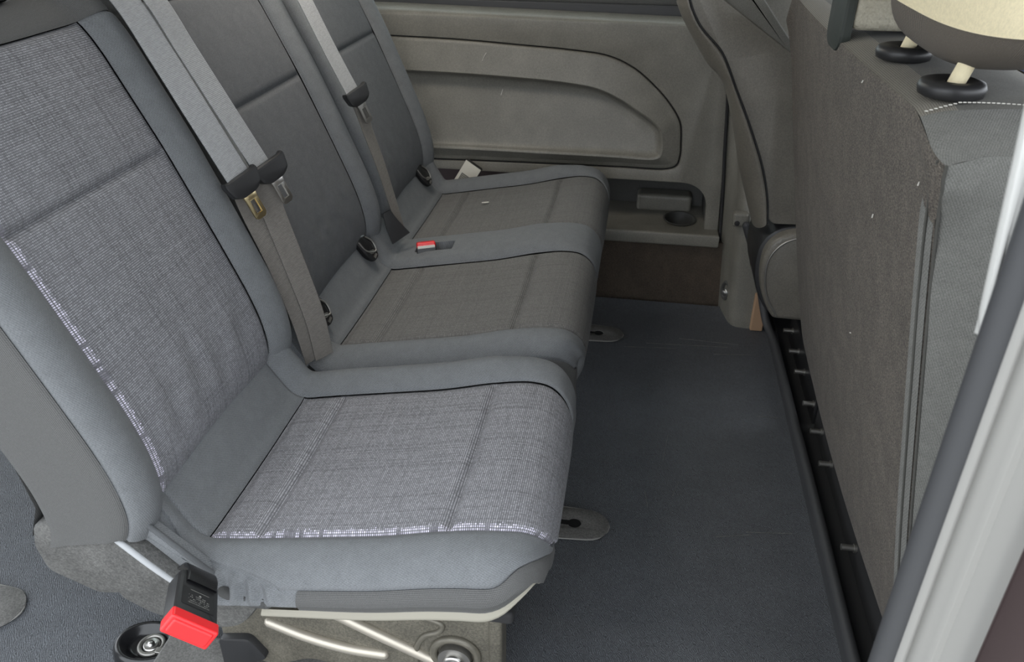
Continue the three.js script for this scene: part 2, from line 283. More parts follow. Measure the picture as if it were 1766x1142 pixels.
  part('inset_panel', grid(all.length, N + 1, (i, j) => ({ p: V(all[i].pts[j].x, all[i].pts[j].y, Z + all[i].z), u: all[i].pts[j].x, v: all[i].pts[j].y })), M.trim, g, 'proud D shaped band around the pocket');
  const inner = [[0.002, 0], [-0.001, 0.05], [-0.004, 0.16], [-0.006, 0.38], [-0.009, 0.65], [-0.014, 0.86], [-0.022, 0.96], [-0.04, 1]].map(([d, z]) => ({ pts: off(B, d), z }));
  const depthAt = (y) => 0.014 + 0.030 * bump1(y, 0.44, 0.60);
  const cx = 0.0, cy = 0.535; for (const f of [0.4, 0.7, 1]) inner.push({ pts: off(B, -0.04).map((p) => V(p.x, p.y + (cy - p.y) * f, 0)), z: 1 });
  part('pocket_face', grid(inner.length, N + 1, (i, j) => ({ p: V(inner[i].pts[j].x, inner[i].pts[j].y, Z + 0.0195 - inner[i].z * depthAt(inner[i].pts[j].y)), u: inner[i].pts[j].x, v: inner[i].pts[j].y })), M.trim, g, 'recessed door pocket face');
  part('panel_gasket', new THREE.TubeGeometry(new THREE.CatmullRomCurve3(off(A, 0.0012).slice(0, -1).map((p) => V(p.x, p.y, Z - 0.005)), true, 'centripetal'), 300, 0.0024, 8, true), M.blackMatt, g, 'thin black gasket line');
  part('groove_back', box(-0.68, 0.68, 0.38, 0.75, -1.655, -1.633), M.blackMatt, g);
  // scuffs: pale scratches on the panel
  for (const [pts, z] of [[[[0.117, 0.700], [0.108, 0.683], [0.104, 0.672], [0.094, 0.669], [0.086, 0.660]], 0.0105], [[[0.157, 0.598], [0.154, 0.588], [0.151, 0.579]], -0.0215]])
    part('scuff', tube(pts.map((p) => [p[0], p[1], Z + z]), 0.0007, false, 16, 5), M.paper, g, 'pale scratch mark');
  // lower pocket
  part('pocket_back', box(0.2, 0.79, 0.20, 0.40, -1.80, -1.785), M.trimDark, g);
  part('pocket_end', slab(roundPoly([[0.40, 0.37], [0.40, 0.40], [0.78, 0.40], [0.78, 0.235], [0.75, 0.235], [0.746, 0.33], [0.70, 0.37]], [0.01, 0.01, 0.01, 0.01, 0.01, 0.08, 0.04]), -1.79, -1.62, 0.001, 16), M.trimDark, g);
  // shelf with a hole for the cup
  const sh = new THREE.Shape(); sh.moveTo(0.2, 1.548); sh.lineTo(0.79, 1.552); sh.lineTo(0.79, 1.79); sh.lineTo(0.2, 1.79); sh.closePath();
  const ch = new THREE.Path(); ch.absellipse(0.681, 1.662, 0.041, 0.050, 0, Math.PI * 2, true); sh.holes.push(ch);
  const shelf = new THREE.ExtrudeGeometry(sh, { depth: 0.026, bevelEnabled: true, bevelSize: 0.006, bevelThickness: 0.006, bevelOffset: -0.006, bevelSegments: 4, curveSegments: 40 }); shelf.rotateX(-Math.PI / 2); // (x, y)->(x, ., -y)
  shelf.translate(0, 0.203, 0); part('shelf', planarUV(smoothed(shelf, 0.5)), M.trim, g);
  const cup = lathe([[0.0, -0.06], [0.036, -0.06], [0.039, -0.03], [0.0415, 0.0], [0.0455, 0.0025], [0.0485, 0.0005]], 40); cup.scale(1, 1, 1.18); cup.translate(0.681, 0.2375, -1.662); part('cup_holder', cup, M.trimDark, g, 'round cup holder well');
  part('shelf_step', box(0.552, 0.715, 0.230, 0.284, -1.785, -1.722, 0.012, 4), M.trim, g);
  part('kick_panel', box(0.1, 0.835, -0.01, 0.205, -1.62, -1.572, 0.002), M.kickFelt, g, 'dark brown felt kick panel');
  part('outer_skin', box(-2.1, 2.2, -0.08, 0.79, -1.90, -1.82), M.bodyDark, g);
  part('upper_skin', box(-2.1, 2.2, 1.30, 1.42, -1.80, -1.70), M.headliner, g);
  part('window_post', box(-0.95, -0.82, 0.79, 1.24, -1.74, -1.68), M.trim, g); part('rear_window_post', box(-2.1, -1.95, 0.79, 1.24, -1.74, -1.68), M.trim, g);
}
{ const m = part('window_1', box(-1.95, 0.72, 0.895, 1.30, -1.722, -1.718, 0.001), M.glass, scene); tag(m, 'tinted side window above the trim panel', 'window', null, 'structure'); }
{ // far centre pillar lower trim
  const g = struct('trim_1', 'grey pillar foot trim beside the felt kick panel', 'trim');
  const rows = [0, 0.02, 0.06, 0.12, 0.19, 0.26, 0.33, 0.42, 0.52, 0.62, 0.72, 0.82, 1.0, 1.36];
  // plan section per height: from the wall panel edge round to the front
  const sec = (y) => {
    const f = Math.min(1, Math.max(0, y / 0.33)), back = 0.806 - 0.027 * Math.min(1, y / 0.45) - Math.max(0, y - 0.45) * 0.10, foot = 0.834 * (1 - f) + 0.815 * f - Math.max(0, y - 0.4) * 0.1, front = 0.925 + (y > 0.3 ? (y - 0.3) * -0.05 : 0);
    const in_ = 0.07 * bump1(y, 0.33, 0.50);
    return [[back, -1.680], [back - 0.002, -1.610], [back + 0.006, -1.598], [foot - 0.012, -1.548 - in_ * 0.6], [foot, -1.510 - in_], [foot + 0.008, -1.480 - in_], [foot + 0.026, -1.460 - in_], [front - 0.02, -1.455 - in_], [front, -1.462 - in_], [front + 0.01, -1.50 - in_], [front + 0.02, -1.68]];
  };
  const C = rows.map((y) => sec(y)), nv = 40;
  part('pillar_cover', grid(rows.length, nv + 1, (i, j) => { const c = new THREE.SplineCurve(C[i].map((p) => new THREE.Vector2(...p))), p = c.getPoint(j / nv); return { p: V(p.x, rows[i], p.y), u: p.x + p.y, v: rows[i] }; }), M.trim, g);
  part('panel_gap_seal', tube([[0.800, 0.02, -1.594], [0.797, 0.19, -1.594], [0.788, 0.33, -1.594], [0.777, 0.45, -1.594], [0.765, 0.60, -1.594], [0.745, 0.78, -1.594]], 0.0045), M.blackMatt, g);
  const hole = lathe([[0.0, -0.006], [0.012, -0.006], [0.015, 0.001], [0.020, 0.004], [0.023, 0.0]], 28); hole.rotateX(Math.PI / 2); hole.scale(0.75, 1.35, 1); hole.rotateY(-0.9); hole.translate(0.824, 0.083, -1.519); part('bolt_recess', hole, M.trimDark, g);
  const b = lathe([[0, 0.006], [0.006, 0.006], [0.008, 0.004], [0.008, 0], [0.012, 0]], 20).rotateX(Math.PI / 2).rotateY(-0.9).translate(0.823, 0.078, -1.516); part('bolt', b, M.steel, g, 'bright anchor bolt');
  const lid = slab(roundPoly([[0.842, 0.318], [0.876, 0.318], [0.896, 0.18], [0.874, 0.18]], 0.012), -1.462, -1.446, 0.004); part('cover_flap', lid, M.trim, g, 'slim access flap');
  part('hinge_bracket', box(0.806, 0.848, 0.306, 0.345, -1.476, -1.447, 0.008), M.trim, g);
  part('hinge_screw', lathe([[0, 0.004], [0.006, 0.004], [0.007, 0]], 16).rotateX(Math.PI / 2).translate(0.818, 0.318, -1.446), M.blackMatt, g);
  part('bare_patch', box(0.897, 0.932, 0.001, 0.115, -1.462, -1.441, 0.004), M.wood, g, 'tan coloured strip at the pillar foot');
}
{ // the driver's door beyond
  const g = struct('door_1', 'light grey grained cab door trim beyond the front seats', 'door');
  part('door_trim', box(0.98, 2.0, 0.70, 0.90, -1.66, -1.60, 0.02, 4), M.lightTrim, g); part('door_lower', box(0.82, 2.0, -0.02, 0.70, -1.66, -1.62, 0.01), M.navy, g);
  part('door_post', box(0.82, 0.98, 0.70, 0.835, -1.70, -1.62, 0.01), M.navy, g); part('door_inlay', box(1.25, 1.9, 0.62, 0.82, -1.615, -1.585, 0.02, 4), M.navy, g);
  part('pull_strap', tube([[1.30, 0.80, -1.58], [1.42, 0.765, -1.575], [1.55, 0.735, -1.57], [1.7, 0.72, -1.575]], 0.010), M.black, g);
}
{ // door jamb next to the camera: outline in plan, straight up
  const g = struct('trim_2', 'silver painted door jamb with black rubber seal at the door opening', 'door jamb');
  const up = (pts, m, n, y0 = -0.5, y1 = 1.36) => part(n, grid(24, pts.length, (i, j) => { const y = y0 + (y1 - y0) * i / 23; return { p: V(pts[j][0], y, pts[j][1]), u: pts[j][0] + pts[j][1], v: y }; }, true), m, g);
  const arc = Array.from({ length: 24 }, (_, k) => { const a = 2 * Math.PI * k / 23; return [0.7255 + 0.0080 * Math.cos(a), 0.2500 + 0.0080 * Math.sin(a)]; });
  up(arc, M.rubber, 'rubber_seal');
  up([[0.7285, 0.2570], [0.7310, 0.2600], [0.7335, 0.2598], [0.7350, 0.2575], [0.7360, 0.2560]], M.body, 'seal_carrier');
  up([[0.7360, 0.2560], [0.7385, 0.2585], [0.7425, 0.2635], [0.7440, 0.2665], [0.7455, 0.2665], [0.7485, 0.2670]], M.body, 'jamb_step');
  up([[0.7485, 0.2670], [0.7497, 0.2690], [0.7540, 0.2745], [0.7562, 0.279], [0.7572, 0.285]], M.body, 'jamb_face');
  up([[0.7572, 0.285], [0.7585, 0.2845], [0.764, 0.298], [0.78, 0.312], [0.90, 0.32]], M.bodyDark, 'outer_paint');
  part('pillar_core', box(0.785, 0.95, -0.5, 1.36, 0.22, 0.30, 0.01), M.trim, g);
  part('belt_cover', slab(roundPoly([[0.683, 1.30], [0.7035, 1.30], [0.719, 1.007], [0.7238, 0.932], [0.723, 0.921], [0.7192, 0.934], [0.710, 1.036]], [0.002, 0.002, 0.05, 0.004, 0.0015, 0.006, 0.03]), 0.236, 0.244, 0.002), M.white, g, 'white plastic strip with a pointed end');
  part('front_door_panel', box(0.95, 2.2, -0.3, 0.86, 0.17, 0.22), M.trim, g);
}
// ---------------------------------------------------------------- upholstery: a profile (x, y) swept across the width, cut into sewn panels
function sampleSpan(a, b, n, extra = []) {
  const L = b - a, e = [0, 0.0012, 0.0026, 0.0045, 0.0075, 0.012].filter((x) => x < L * 0.4), S = new Set();
  e.forEach((x) => { S.add(a + x); S.add(b - x); }); for (let i = 1; i < n; i++) S.add(a + L * i / n);
  extra.forEach((x) => { if (x > a && x < b) S.add(x); });
  const l = [...S].sort((x, y) => x - y), o = [l[0]]; for (const x of l) if (x - o[o.length - 1] > 0.0006) o.push(x); o[o.length - 1] = b; return o;
}
function upholstery({ profile, cross, z0, flip, adjust, parent, panels, fixedNormal }) {
  const pc = new THREE.CatmullRomCurve3(profile.map((p) => V(p[0], p[1], 0)), false, 'centripetal'); pc.arcLengthDivisions = 800;
  const cc = new THREE.CatmullRomCurve3(cross.map((p) => V(p[0], p[1], 0)), false, 'centripetal'); cc.arcLengthDivisions = 800;
  const Ls = pc.getLength(), Lc = cc.getLength();
  const arc = (c, L, n) => (k) => { const len = c.getLengths(800), t = k / (n - 1) * 800, i = Math.min(799, Math.floor(t)); return len[i] + (len[i + 1] - len[i]) * (t - i); };
  const sAt = arc(pc, Ls, profile.length), cAt = arc(cc, Lc, cross.length);  // arc length at a control point
  const base = (s, c) => {
    const t = Math.min(1, Math.max(0, s / Ls)), P = pc.getPointAt(t), T = pc.getTangentAt(t), q = cc.getPointAt(Math.min(1, Math.max(0, c / Lc)));
    const n = flip ? [T.y, -T.x] : [-T.y, T.x]; let w = q.x, d = q.y; if (adjust) [w, d] = adjust(w, d, s, P, Ls);
    if (fixedNormal && d < -0.01) return V(P.x + n[0] * -0.01 + fixedNormal[0] * (d + 0.01), P.y + n[1] * -0.01 + fixedNormal[1] * (d + 0.01), z0 - w);
    return V(P.x + n[0] * d, P.y + n[1] * d, z0 - w);
  };
  const e = 0.002, out = {};
  for (const pn of panels) {
    const s0 = pn.s0 === undefined ? 0 : sAt(pn.s0), s1 = pn.s1 === undefined ? Ls : sAt(pn.s1), c0 = cAt(pn.c0), c1 = cAt(pn.c1);
    const S = sampleSpan(s0, s1, Math.max(3, Math.ceil((s1 - s0) / (pn.step || 0.008))), pn.extraS), C = sampleSpan(c0, c1, Math.max(3, Math.ceil((c1 - c0) / 0.008)), pn.extraC);
    const gs = pn.groove || [1, 1, 1, 1], depth = pn.depth ?? 0.0035, sg = pn.sigma ?? 0.0032;
    const geo = grid(S.length, C.length, (i, j) => {
      const s = S[i]; let c = C[j]; if (pn.low) { const a = cAt(pn.low(s, sAt)), b = pn.high ? cAt(pn.high(s, sAt)) : c1; c = a + (b - a) * (c - c0) / (c1 - c0); }
      const p = base(s, c), a = base(s + e, c).sub(base(s - e, c)), b = base(s, c + e).sub(base(s, c - e)), n = a.cross(b).normalize(); if (flip) n.negate();
      let d = 0, gv = 0; [[s - s0, gs[0]], [s1 - s, gs[1]], [C[j] - c0, gs[2]], [c1 - C[j], gs[3]]].forEach(([x, g]) => { if (g) gv = Math.max(gv, g * depth * Math.exp(-((x / sg) ** 2))); }); d -= gv;
      const fu = (s - s0) / (s1 - s0), fv = (C[j] - c0) / (c1 - c0);
      if (pn.puff) d += pn.puff * Math.sqrt(Math.max(0, Math.sin(Math.PI * fu) * Math.sin(Math.PI * fv)));
      if (pn.shape) d += pn.shape(p, s, c, fu, fv);
      return { p: p.addScaledVector(n, d), u: c - c0, v: s };
    }, flip);
    (out[pn.name] ||= []).push(part(pn.name, geo, pn.mat, pn.under || parent, pn.label));
  }
  return { base, sAt, cAt, out };
}
const CUSH = [[-0.045, 0.462], [-0.024, 0.446], [-0.004, 0.414], [0.018, 0.382], [0.034, 0.375], [0.068, 0.3795], [0.103, 0.386], [0.18, 0.400], [0.27, 0.417], [0.352, 0.438], [0.41, 0.447], [0.446, 0.443], [0.470, 0.423], [0.480, 0.395], [0.478, 0.365], [0.462, 0.340], [0.43, 0.330]];
// rows: 0..3 rear roll, 3..6 rear strip, 6..9 centre, 9.. front
const BACK = [[-0.05, 0.395], [-0.024, 0.422], [-0.013, 0.455], [-0.016, 0.50], [-0.030, 0.552], [-0.052, 0.61], [-0.077, 0.672], [-0.103, 0.735], [-0.122, 0.780], [-0.155, 0.85], [-0.186, 0.915], [-0.203, 0.951], [-0.222, 0.975], [-0.252, 0.984], [-0.29, 0.975], [-0.315, 0.945]];
const noiseWrinkle = (x, y) => vnoise(x * 60, y * 60) - 0.5;

function backrest(parent, z0, { fabricInsert, seatName, edgeLabel }) {
  const cross = [[0.02, -0.135], [0.002, -0.118], [-0.003, -0.085], [-0.003, -0.045], [0.0, -0.016], [0.004, -0.003], [0.016, 0.011], [0.036, 0.0165], [0.058, 0.010], [0.075, 0.0],
    [0.13, -0.005], [0.24, -0.009], [0.35, -0.005], [0.405, 0.0], [0.418, 0.008], [0.438, 0.0165], [0.458, 0.014], [0.470, 0.003], [0.475, -0.016], [0.476, -0.05], [0.474, -0.09], [0.46, -0.125]];
  const wr = (p) => { const f = Math.sin(Math.PI * bump1(p.y, 0.455, 0.60)); return f * 0.0035 * (Math.sin(p.z * 95 + p.y * 25) * 0.5 + noiseWrinkle(p.z, p.y)); };
  const P = (name, s0, s1, c0, c1, mat, o = {}) => ({ name, s0, s1, c0, c1, mat, ...o });
  return upholstery({
    profile: BACK, cross, z0, flip: true, parent, fixedNormal: [0.96, 0.28],
    adjust: (w, d, s, P, Ls) => { // gentle rounding of the shoulders towards the top
      const f = bump1(P.y, 0.90, 0.985); const k = w < 0.24 ? 1 : -1; return [w + k * 0.03 * f * f * (Math.abs(w - 0.24) > 0.14 ? 1 : Math.abs(w - 0.24) / 0.14), d];
    },
    panels: [
      P('side_panel', 1, 11, 0, 5, M.sideKnit, { groove: [0, 1, 0, 1], depth: 0.002, shape: (p, s, c, fu, fv) => -0.006 * Math.sin(Math.PI * Math.min(1, fv * 1.2)) }),
      P('bolster', 1, 11, 5, 9, M.bolster, { groove: [0, 1, 1, 1] }),
      P('lower_insert', 0, 8, 9, 13, fabricInsert, { puff: 0.007, depth: 0.007, sigma: 0.0055, shape: (p, s, c, fu, fv) => wr(p) * Math.sin(Math.PI * fv) ** 0.7, label: 'woven centre panel' }),
      P('upper_insert', 8, 11, 9, 13, fabricInsert, { puff: 0.008, depth: 0.007, sigma: 0.0055, label: 'woven centre panel' }),
      P('bolster', 0, 11, 13, 18, M.bolster, { groove: [0, 1, 1, 0] }),
      P('inner_side', 0, 11, 18, 21, M.sideKnit, { groove: [0, 1, 0, 0] }),
      P('top_panel', 11, 15, 0, 21, M.sideKnit, { groove: [1, 0, 0, 0], depth: 0.002 }),
    ],
  });
}
function backShell(parent, z0) {                                // closed rear face of a backrest
  const rows = [[-0.165, 0.40], [-0.145, 0.45], [-0.155, 0.52], [-0.185, 0.61], [-0.235, 0.735], [-0.285, 0.85], [-0.322, 0.93], [-0.318, 0.95]];
  part('rear_cover', grid(rows.length, 12, (i, j) => ({ p: V(rows[i][0], rows[i][1], z0 - 0.015 - 0.45 * j / 11), u: j * 0.04, v: rows[i][1] })), M.sideKnit, parent);
}
function headrest(parent, z0) {
  const g = new RoundedBoxGeometry(0.10, 0.19, 0.26, 6, 0.045).rotateZ(0.35).translate(-0.30, 1.135, z0 - 0.24);
  const o = part('headrest', planarUV(g), M.bolster, parent);
  for (const s of [-1, 1]) { part('headrest_post', tube([[-0.262, 0.95, z0 - 0.24 + s * 0.075], [-0.295, 1.10, z0 - 0.24 + s * 0.075]], 0.006, false, 8, 10), M.steel, parent);
    part('post_guide', lathe([[0, 0.012], [0.016, 0.012], [0.022, 0.008], [0.024, 0.0], [0.02, -0.004]], 28).rotateZ(0.3).translate(-0.262, 0.983, z0 - 0.24 + s * 0.075), M.black, parent); }
}
function isofix(parent, x, y, z, mirror) {                       // black plastic child-seat anchor guide in the crease
  const g = thing0(parent, 'anchor_guide');
  const s = roundPoly([[-0.028, 0.030], [0.010, 0.034], [0.026, 0.012], [0.022, -0.022], [0.002, -0.030], [-0.016, -0.012]], [0.006, 0.01, 0.012, 0.006, 0.01, 0.01]);
  if (mirror) s.curves.forEach(() => 0);
  const m = slab(s, -0.006, 0.005, 0.003); part('guide_body', m, M.blackGloss, g);
  const rim = new THREE.TubeGeometry(new THREE.CatmullRomCurve3([[0.006, 0.028], [0.021, 0.010], [0.018, -0.010], [-0.010, 0.0], [-0.020, 0.024]].map((p) => V(p[0], p[1], 0.006))), 30, 0.0018, 6); part('guide_rim', rim, M.steelDull, g, 'moulded rim');
  part('symbol', new THREE.CylinderGeometry(0.0055, 0.0055, 0.002, 20).rotateX(Math.PI / 2).scale(1.5, 0.8, 1).translate(0.006, -0.008, 0.0056), M.steel, g, 'small pale oval symbol');
  part('symbol_bar', new THREE.BoxGeometry(0.012, 0.005, 0.001).rotateZ(0.5).translate(0.010, -0.019, 0.0056), M.steelDull, g);
  g.position.set(x, y, z); g.rotation.set(-0.5, Math.PI / 2 - 0.25, 0.0, 'YXZ'); return g;
}
function thing0(parent, name) { const g = new THREE.Group(); g.name = name; parent.add(g); return g; }

// ---------------------------------------------------------------- single seat by the door
{
  const seat = thing('single_rear_seat', 'grey cloth single rear seat with pale lilac edge stripe and bare metal foot', 'car seat');
  const z0 = 0.0;
  const cross = [[0.03, -0.074], [-0.0005, -0.0635], [0.0045, -0.056], [-0.001, -0.041], [0.006, -0.025], [0.02, -0.009], [0.038, 0.001], [0.058, 0.005], [0.075, 0.0],
    [0.13, -0.003], [0.24, -0.005], [0.35, -0.003], [0.405, 0.0], [0.420, 0.009], [0.442, 0.019], [0.460, 0.014], [0.471, -0.004], [0.474, -0.03], [0.474, -0.075]];
  const seamRise = (s, sAt) => 4 + 2.6 * bump1(sAt(6.7) - s, 0, sAt(6.7) - sAt(2)) ** 0.7 + 3.7 * bump1(s, sAt(10.3), sAt(13)) ** 1.4;
  const gather = (p, s, c, fu, fv) => bump1(p.x, 0.02, 0.07) * Math.sin(Math.PI * Math.min(1, fv * 1.05)) * (0.0055 * Math.sin(p.x * 260 + fv * 2.5) * bump1(0.18 - p.x, 0, 0.05)) - 0.004 * Math.sin(Math.PI * fv);
  upholstery({
    profile: CUSH, cross, z0, flip: false, parent: seat, fixedNormal: [0, 1],
    adjust: (w, d, s, P, Ls) => {
      const f = bump1(P.x, 0.395, 0.482), under = s > Ls * 0.86 ? 1 : f; let r = 0.058 * (1 - Math.sqrt(Math.max(0, 1 - under * under)));
      let k = w < 0.24 ? Math.max(0, 1 - w / 0.2) : -Math.max(0, 1 - (0.475 - w) / 0.2);
      if (w < 0.24) r += 0.10 * bump1(s / Ls, 0.85, 0.96);
      const rear = bump1(0.10 - P.x, 0, 0.12); // cushion tapers into the backrest
      return [w + k * (r + 0.012 * rear * rear), d < 0 ? d * (1 - bump1(s / Ls, 0.84, 0.95)) * (w < 0.1 ? (0.92 + 0.25 * bump1(P.x, 0.1, 0.40)) * (1 - 0.95 * bump1(P.x, 0.405, 0.480) ** 2) : 1) : d * (1 - 0.85 * bump1(P.x, 0.34, 0.46)) * (s > Ls * 0.8 ? 0.15 : 1)];
    },
    panels: [
      { name: 'foam_edge', s0: 6.4, s1: 13, c0: 0, c1: 2, mat: M.foam, groove: [0, 0, 0, 0], label: 'pale lower edge of the cushion' },
      { name: 'side_band', s0: 7, s1: 16, c0: 2, c1: 4, mat: M.sideKnit, groove: [0, 0, 0, 1], depth: 0.002, low: () => 2, high: seamRise },
      { name: 'bolster', s0: 0, s1: 13, c0: 4, c1: 8, mat: M.bolster, groove: [0, 0, 1, 1], low: seamRise },
      { name: 'gathered_panel', s0: 0, s1: 7, c0: 2.6, c1: 4, mat: M.bolster, groove: [0, 0, 0, 1], low: () => 2.6, high: seamRise, shape: gather, step: 0.0025, label: 'gathered cloth at the rear corner' },
      { name: 'rear_roll', s0: 0, s1: 4, c0: 8, c1: 12, mat: M.bolster, puff: 0.006 },
      { name: 'insert_strip', s0: 4, s1: 6, c0: 8, c1: 12, mat: M.weaveEdge, puff: 0.0035, depth: 0.007, sigma: 0.0065, label: 'woven strip with pale lilac edge threads' },
      { name: 'insert', s0: 6, s1: 9, c0: 8, c1: 12, mat: M.weaveEdge, puff: 0.005, depth: 0.007, sigma: 0.0065, label: 'woven centre panel with pale lilac edge threads' },
      { name: 'front_insert', s0: 9, s1: 16, c0: 8, c1: 12, mat: M.weaveEdge, puff: 0.005, depth: 0.007, sigma: 0.0065, groove: [1, 0, 1, 1], label: 'woven front roll' },
      { name: 'bolster', s0: 0, s1: 16, c0: 12, c1: 16, mat: M.bolster, groove: [0, 0, 1, 0] },
      { name: 'inner_side', s0: 0, s1: 16, c0: 16, c1: 18, mat: M.sideKnit, groove: [0, 0, 0, 0] },
    ],
  });
  part('underside', box(-0.03, 0.44, 0.325, 0.345, -0.46, -0.04, 0.006), M.blackMatt, seat);
  backrest(seat, z0, { fabricInsert: M.backWeave }); backShell(seat, z0); headrest(seat, z0);
  // moulded side shell below the backrest
  part('hip_cover', slab(roundPoly([[-0.152, 0.425], [-0.160, 0.392], [-0.152, 0.352], [-0.09, 0.322], [0.042, 0.342], [0.036, 0.360], [-0.044, 0.432], [-0.12, 0.440]], [0.004, 0.006, 0.010, 0.008, 0.012, 0.01, 0.012, 0.006]), -0.06, -0.006, 0.006), M.shellPlastic, seat, 'grained grey plastic cover');
  part('pale_piping', tube([[-0.045, 0.428, -0.007], [-0.028, 0.412, -0.006], [0.0, 0.384, -0.006], [0.036, 0.350, -0.008]], 0.0040), M.piping, seat, 'pale edging strip');
  part('zip_flap', slab(roundPoly([[-0.036, 0.434], [-0.012, 0.440], [0.068, 0.365], [0.044, 0.350]], 0.006), -0.040, -0.022, 0.004), M.bolster, seat, 'blue grey cloth flap');
  part('flap_edge', tube([[-0.004, 0.437, -0.022], [0.03, 0.405, -0.021], [0.066, 0.371, -0.021]], 0.0035), M.bolster, seat);
  part('lower_cover', slab(roundPoly([[-0.092, 0.335], [-0.086, 0.286], [-0.045, 0.262], [0.03, 0.250], [0.078, 0.258], [0.108, 0.298], [0.132, 0.342], [0.05, 0.36]], [0.006, 0.008, 0.012, 0.03, 0.03, 0.03, 0.01, 0.01]), -0.075, -0.032, 0.008), M.shellPlastic, seat, 'grained grey plastic lower cover');
  part('cushion_rear_edge', tube([[0.078, 0.352, -0.012], [0.11, 0.345, -0.010], [0.14, 0.347, -0.008]], 0.008), M.sideKnit, seat);
  // pressed metal foot
  const fz = -0.128;
  const plate = roundPoly([[-0.02, 0.08], [-0.02, 0.20], [0.10, 0.30], [0.30, 0.345], [0.40, 0.33], [0.405, 0.12], [0.36, 0.02], [0.28, 0.02], [0.20, 0.07], [0.12, 0.09], [0.06, 0.06]], [0.01, 0.03, 0.03, 0.02, 0.015, 0.03, 0.02, 0.03, 0.03, 0.02, 0.01]);
  part('foot_plate', slab(plate, fz - 0.03, fz, 0.006, 10, 3), M.darkSteel, seat, 'dark pressed steel foot');
  part('pressed_rib', tube([[0.132, 0.218, fz - 0.001], [0.19, 0.190, fz + 0.002], [0.25, 0.160, fz + 0.002], [0.312, 0.126, fz - 0.001]], 0.0085), M.ribHighlight, seat);
  part('pressed_rib', tube([[0.063, 0.160, fz - 0.001], [0.12, 0.143, fz + 0.002], [0.18, 0.130, fz + 0.002], [0.235, 0.124, fz - 0.001]], 0.0085), M.ribHighlight, seat);
  part('pressed_edge', tube([[0.285, 0.12, fz], [0.288, 0.155, fz + 0.001], [0.30, 0.178, fz + 0.001], [0.322, 0.192, fz + 0.001], [0.326, 0.204, fz], [0.31, 0.212, fz], [0.22, 0.230, fz]], 0.0045), M.darkSteel, seat);
  part('pivot_ring', new THREE.TorusGeometry(0.032, 0.006, 12, 40).translate(0.344, 0.148, fz + 0.002), M.darkSteel, seat);
  part('pivot_washer', new THREE.CylinderGeometry(0.024, 0.024, 0.012, 36).rotateX(Math.PI / 2).translate(0.344, 0.146, fz + 0.006), M.steelDull, seat);
  part('pivot_bolt', lathe([[0, 0.008], [0.007, 0.008], [0.008, 0.006], [0.012, 0.008], [0.015, 0.005], [0.015, 0]], 30).rotateX(Math.PI / 2).translate(0.344, 0.146, fz + 0.012), M.steel, seat, 'bright pivot bolt');
  part('foot_flange', box(0.392, 0.412, 0.05, 0.335, fz - 0.04, fz + 0.004, 0.006), M.darkSteel, seat);
  part('latch_hook', slab(roundPoly([[-0.02, 0.05], [-0.02, 0.12], [0.03, 0.13], [0.055, 0.09], [0.03, 0.075], [0.02, 0.05]], 0.01), fz - 0.02, fz + 0.012, 0.003), M.black, seat);
  part('foot_rail', box(-0.135, 0.36, 0.012, 0.058, -0.168, -0.095, 0.006), M.plate, seat, 'grey floor rail of the foot');
  part('foot_plate', slab(plate, -0.37, -0.34, 0.006, 10, 3), M.darkSteel, seat); part('foot_rail', box(-0.135, 0.36, 0.012, 0.058, -0.39, -0.32, 0.006), M.plate, seat);
  part('cross_tube', new THREE.CylinderGeometry(0.014, 0.014, 0.26, 18).rotateX(Math.PI / 2).translate(0.32, 0.29, -0.24), M.darkSteel, seat);
}
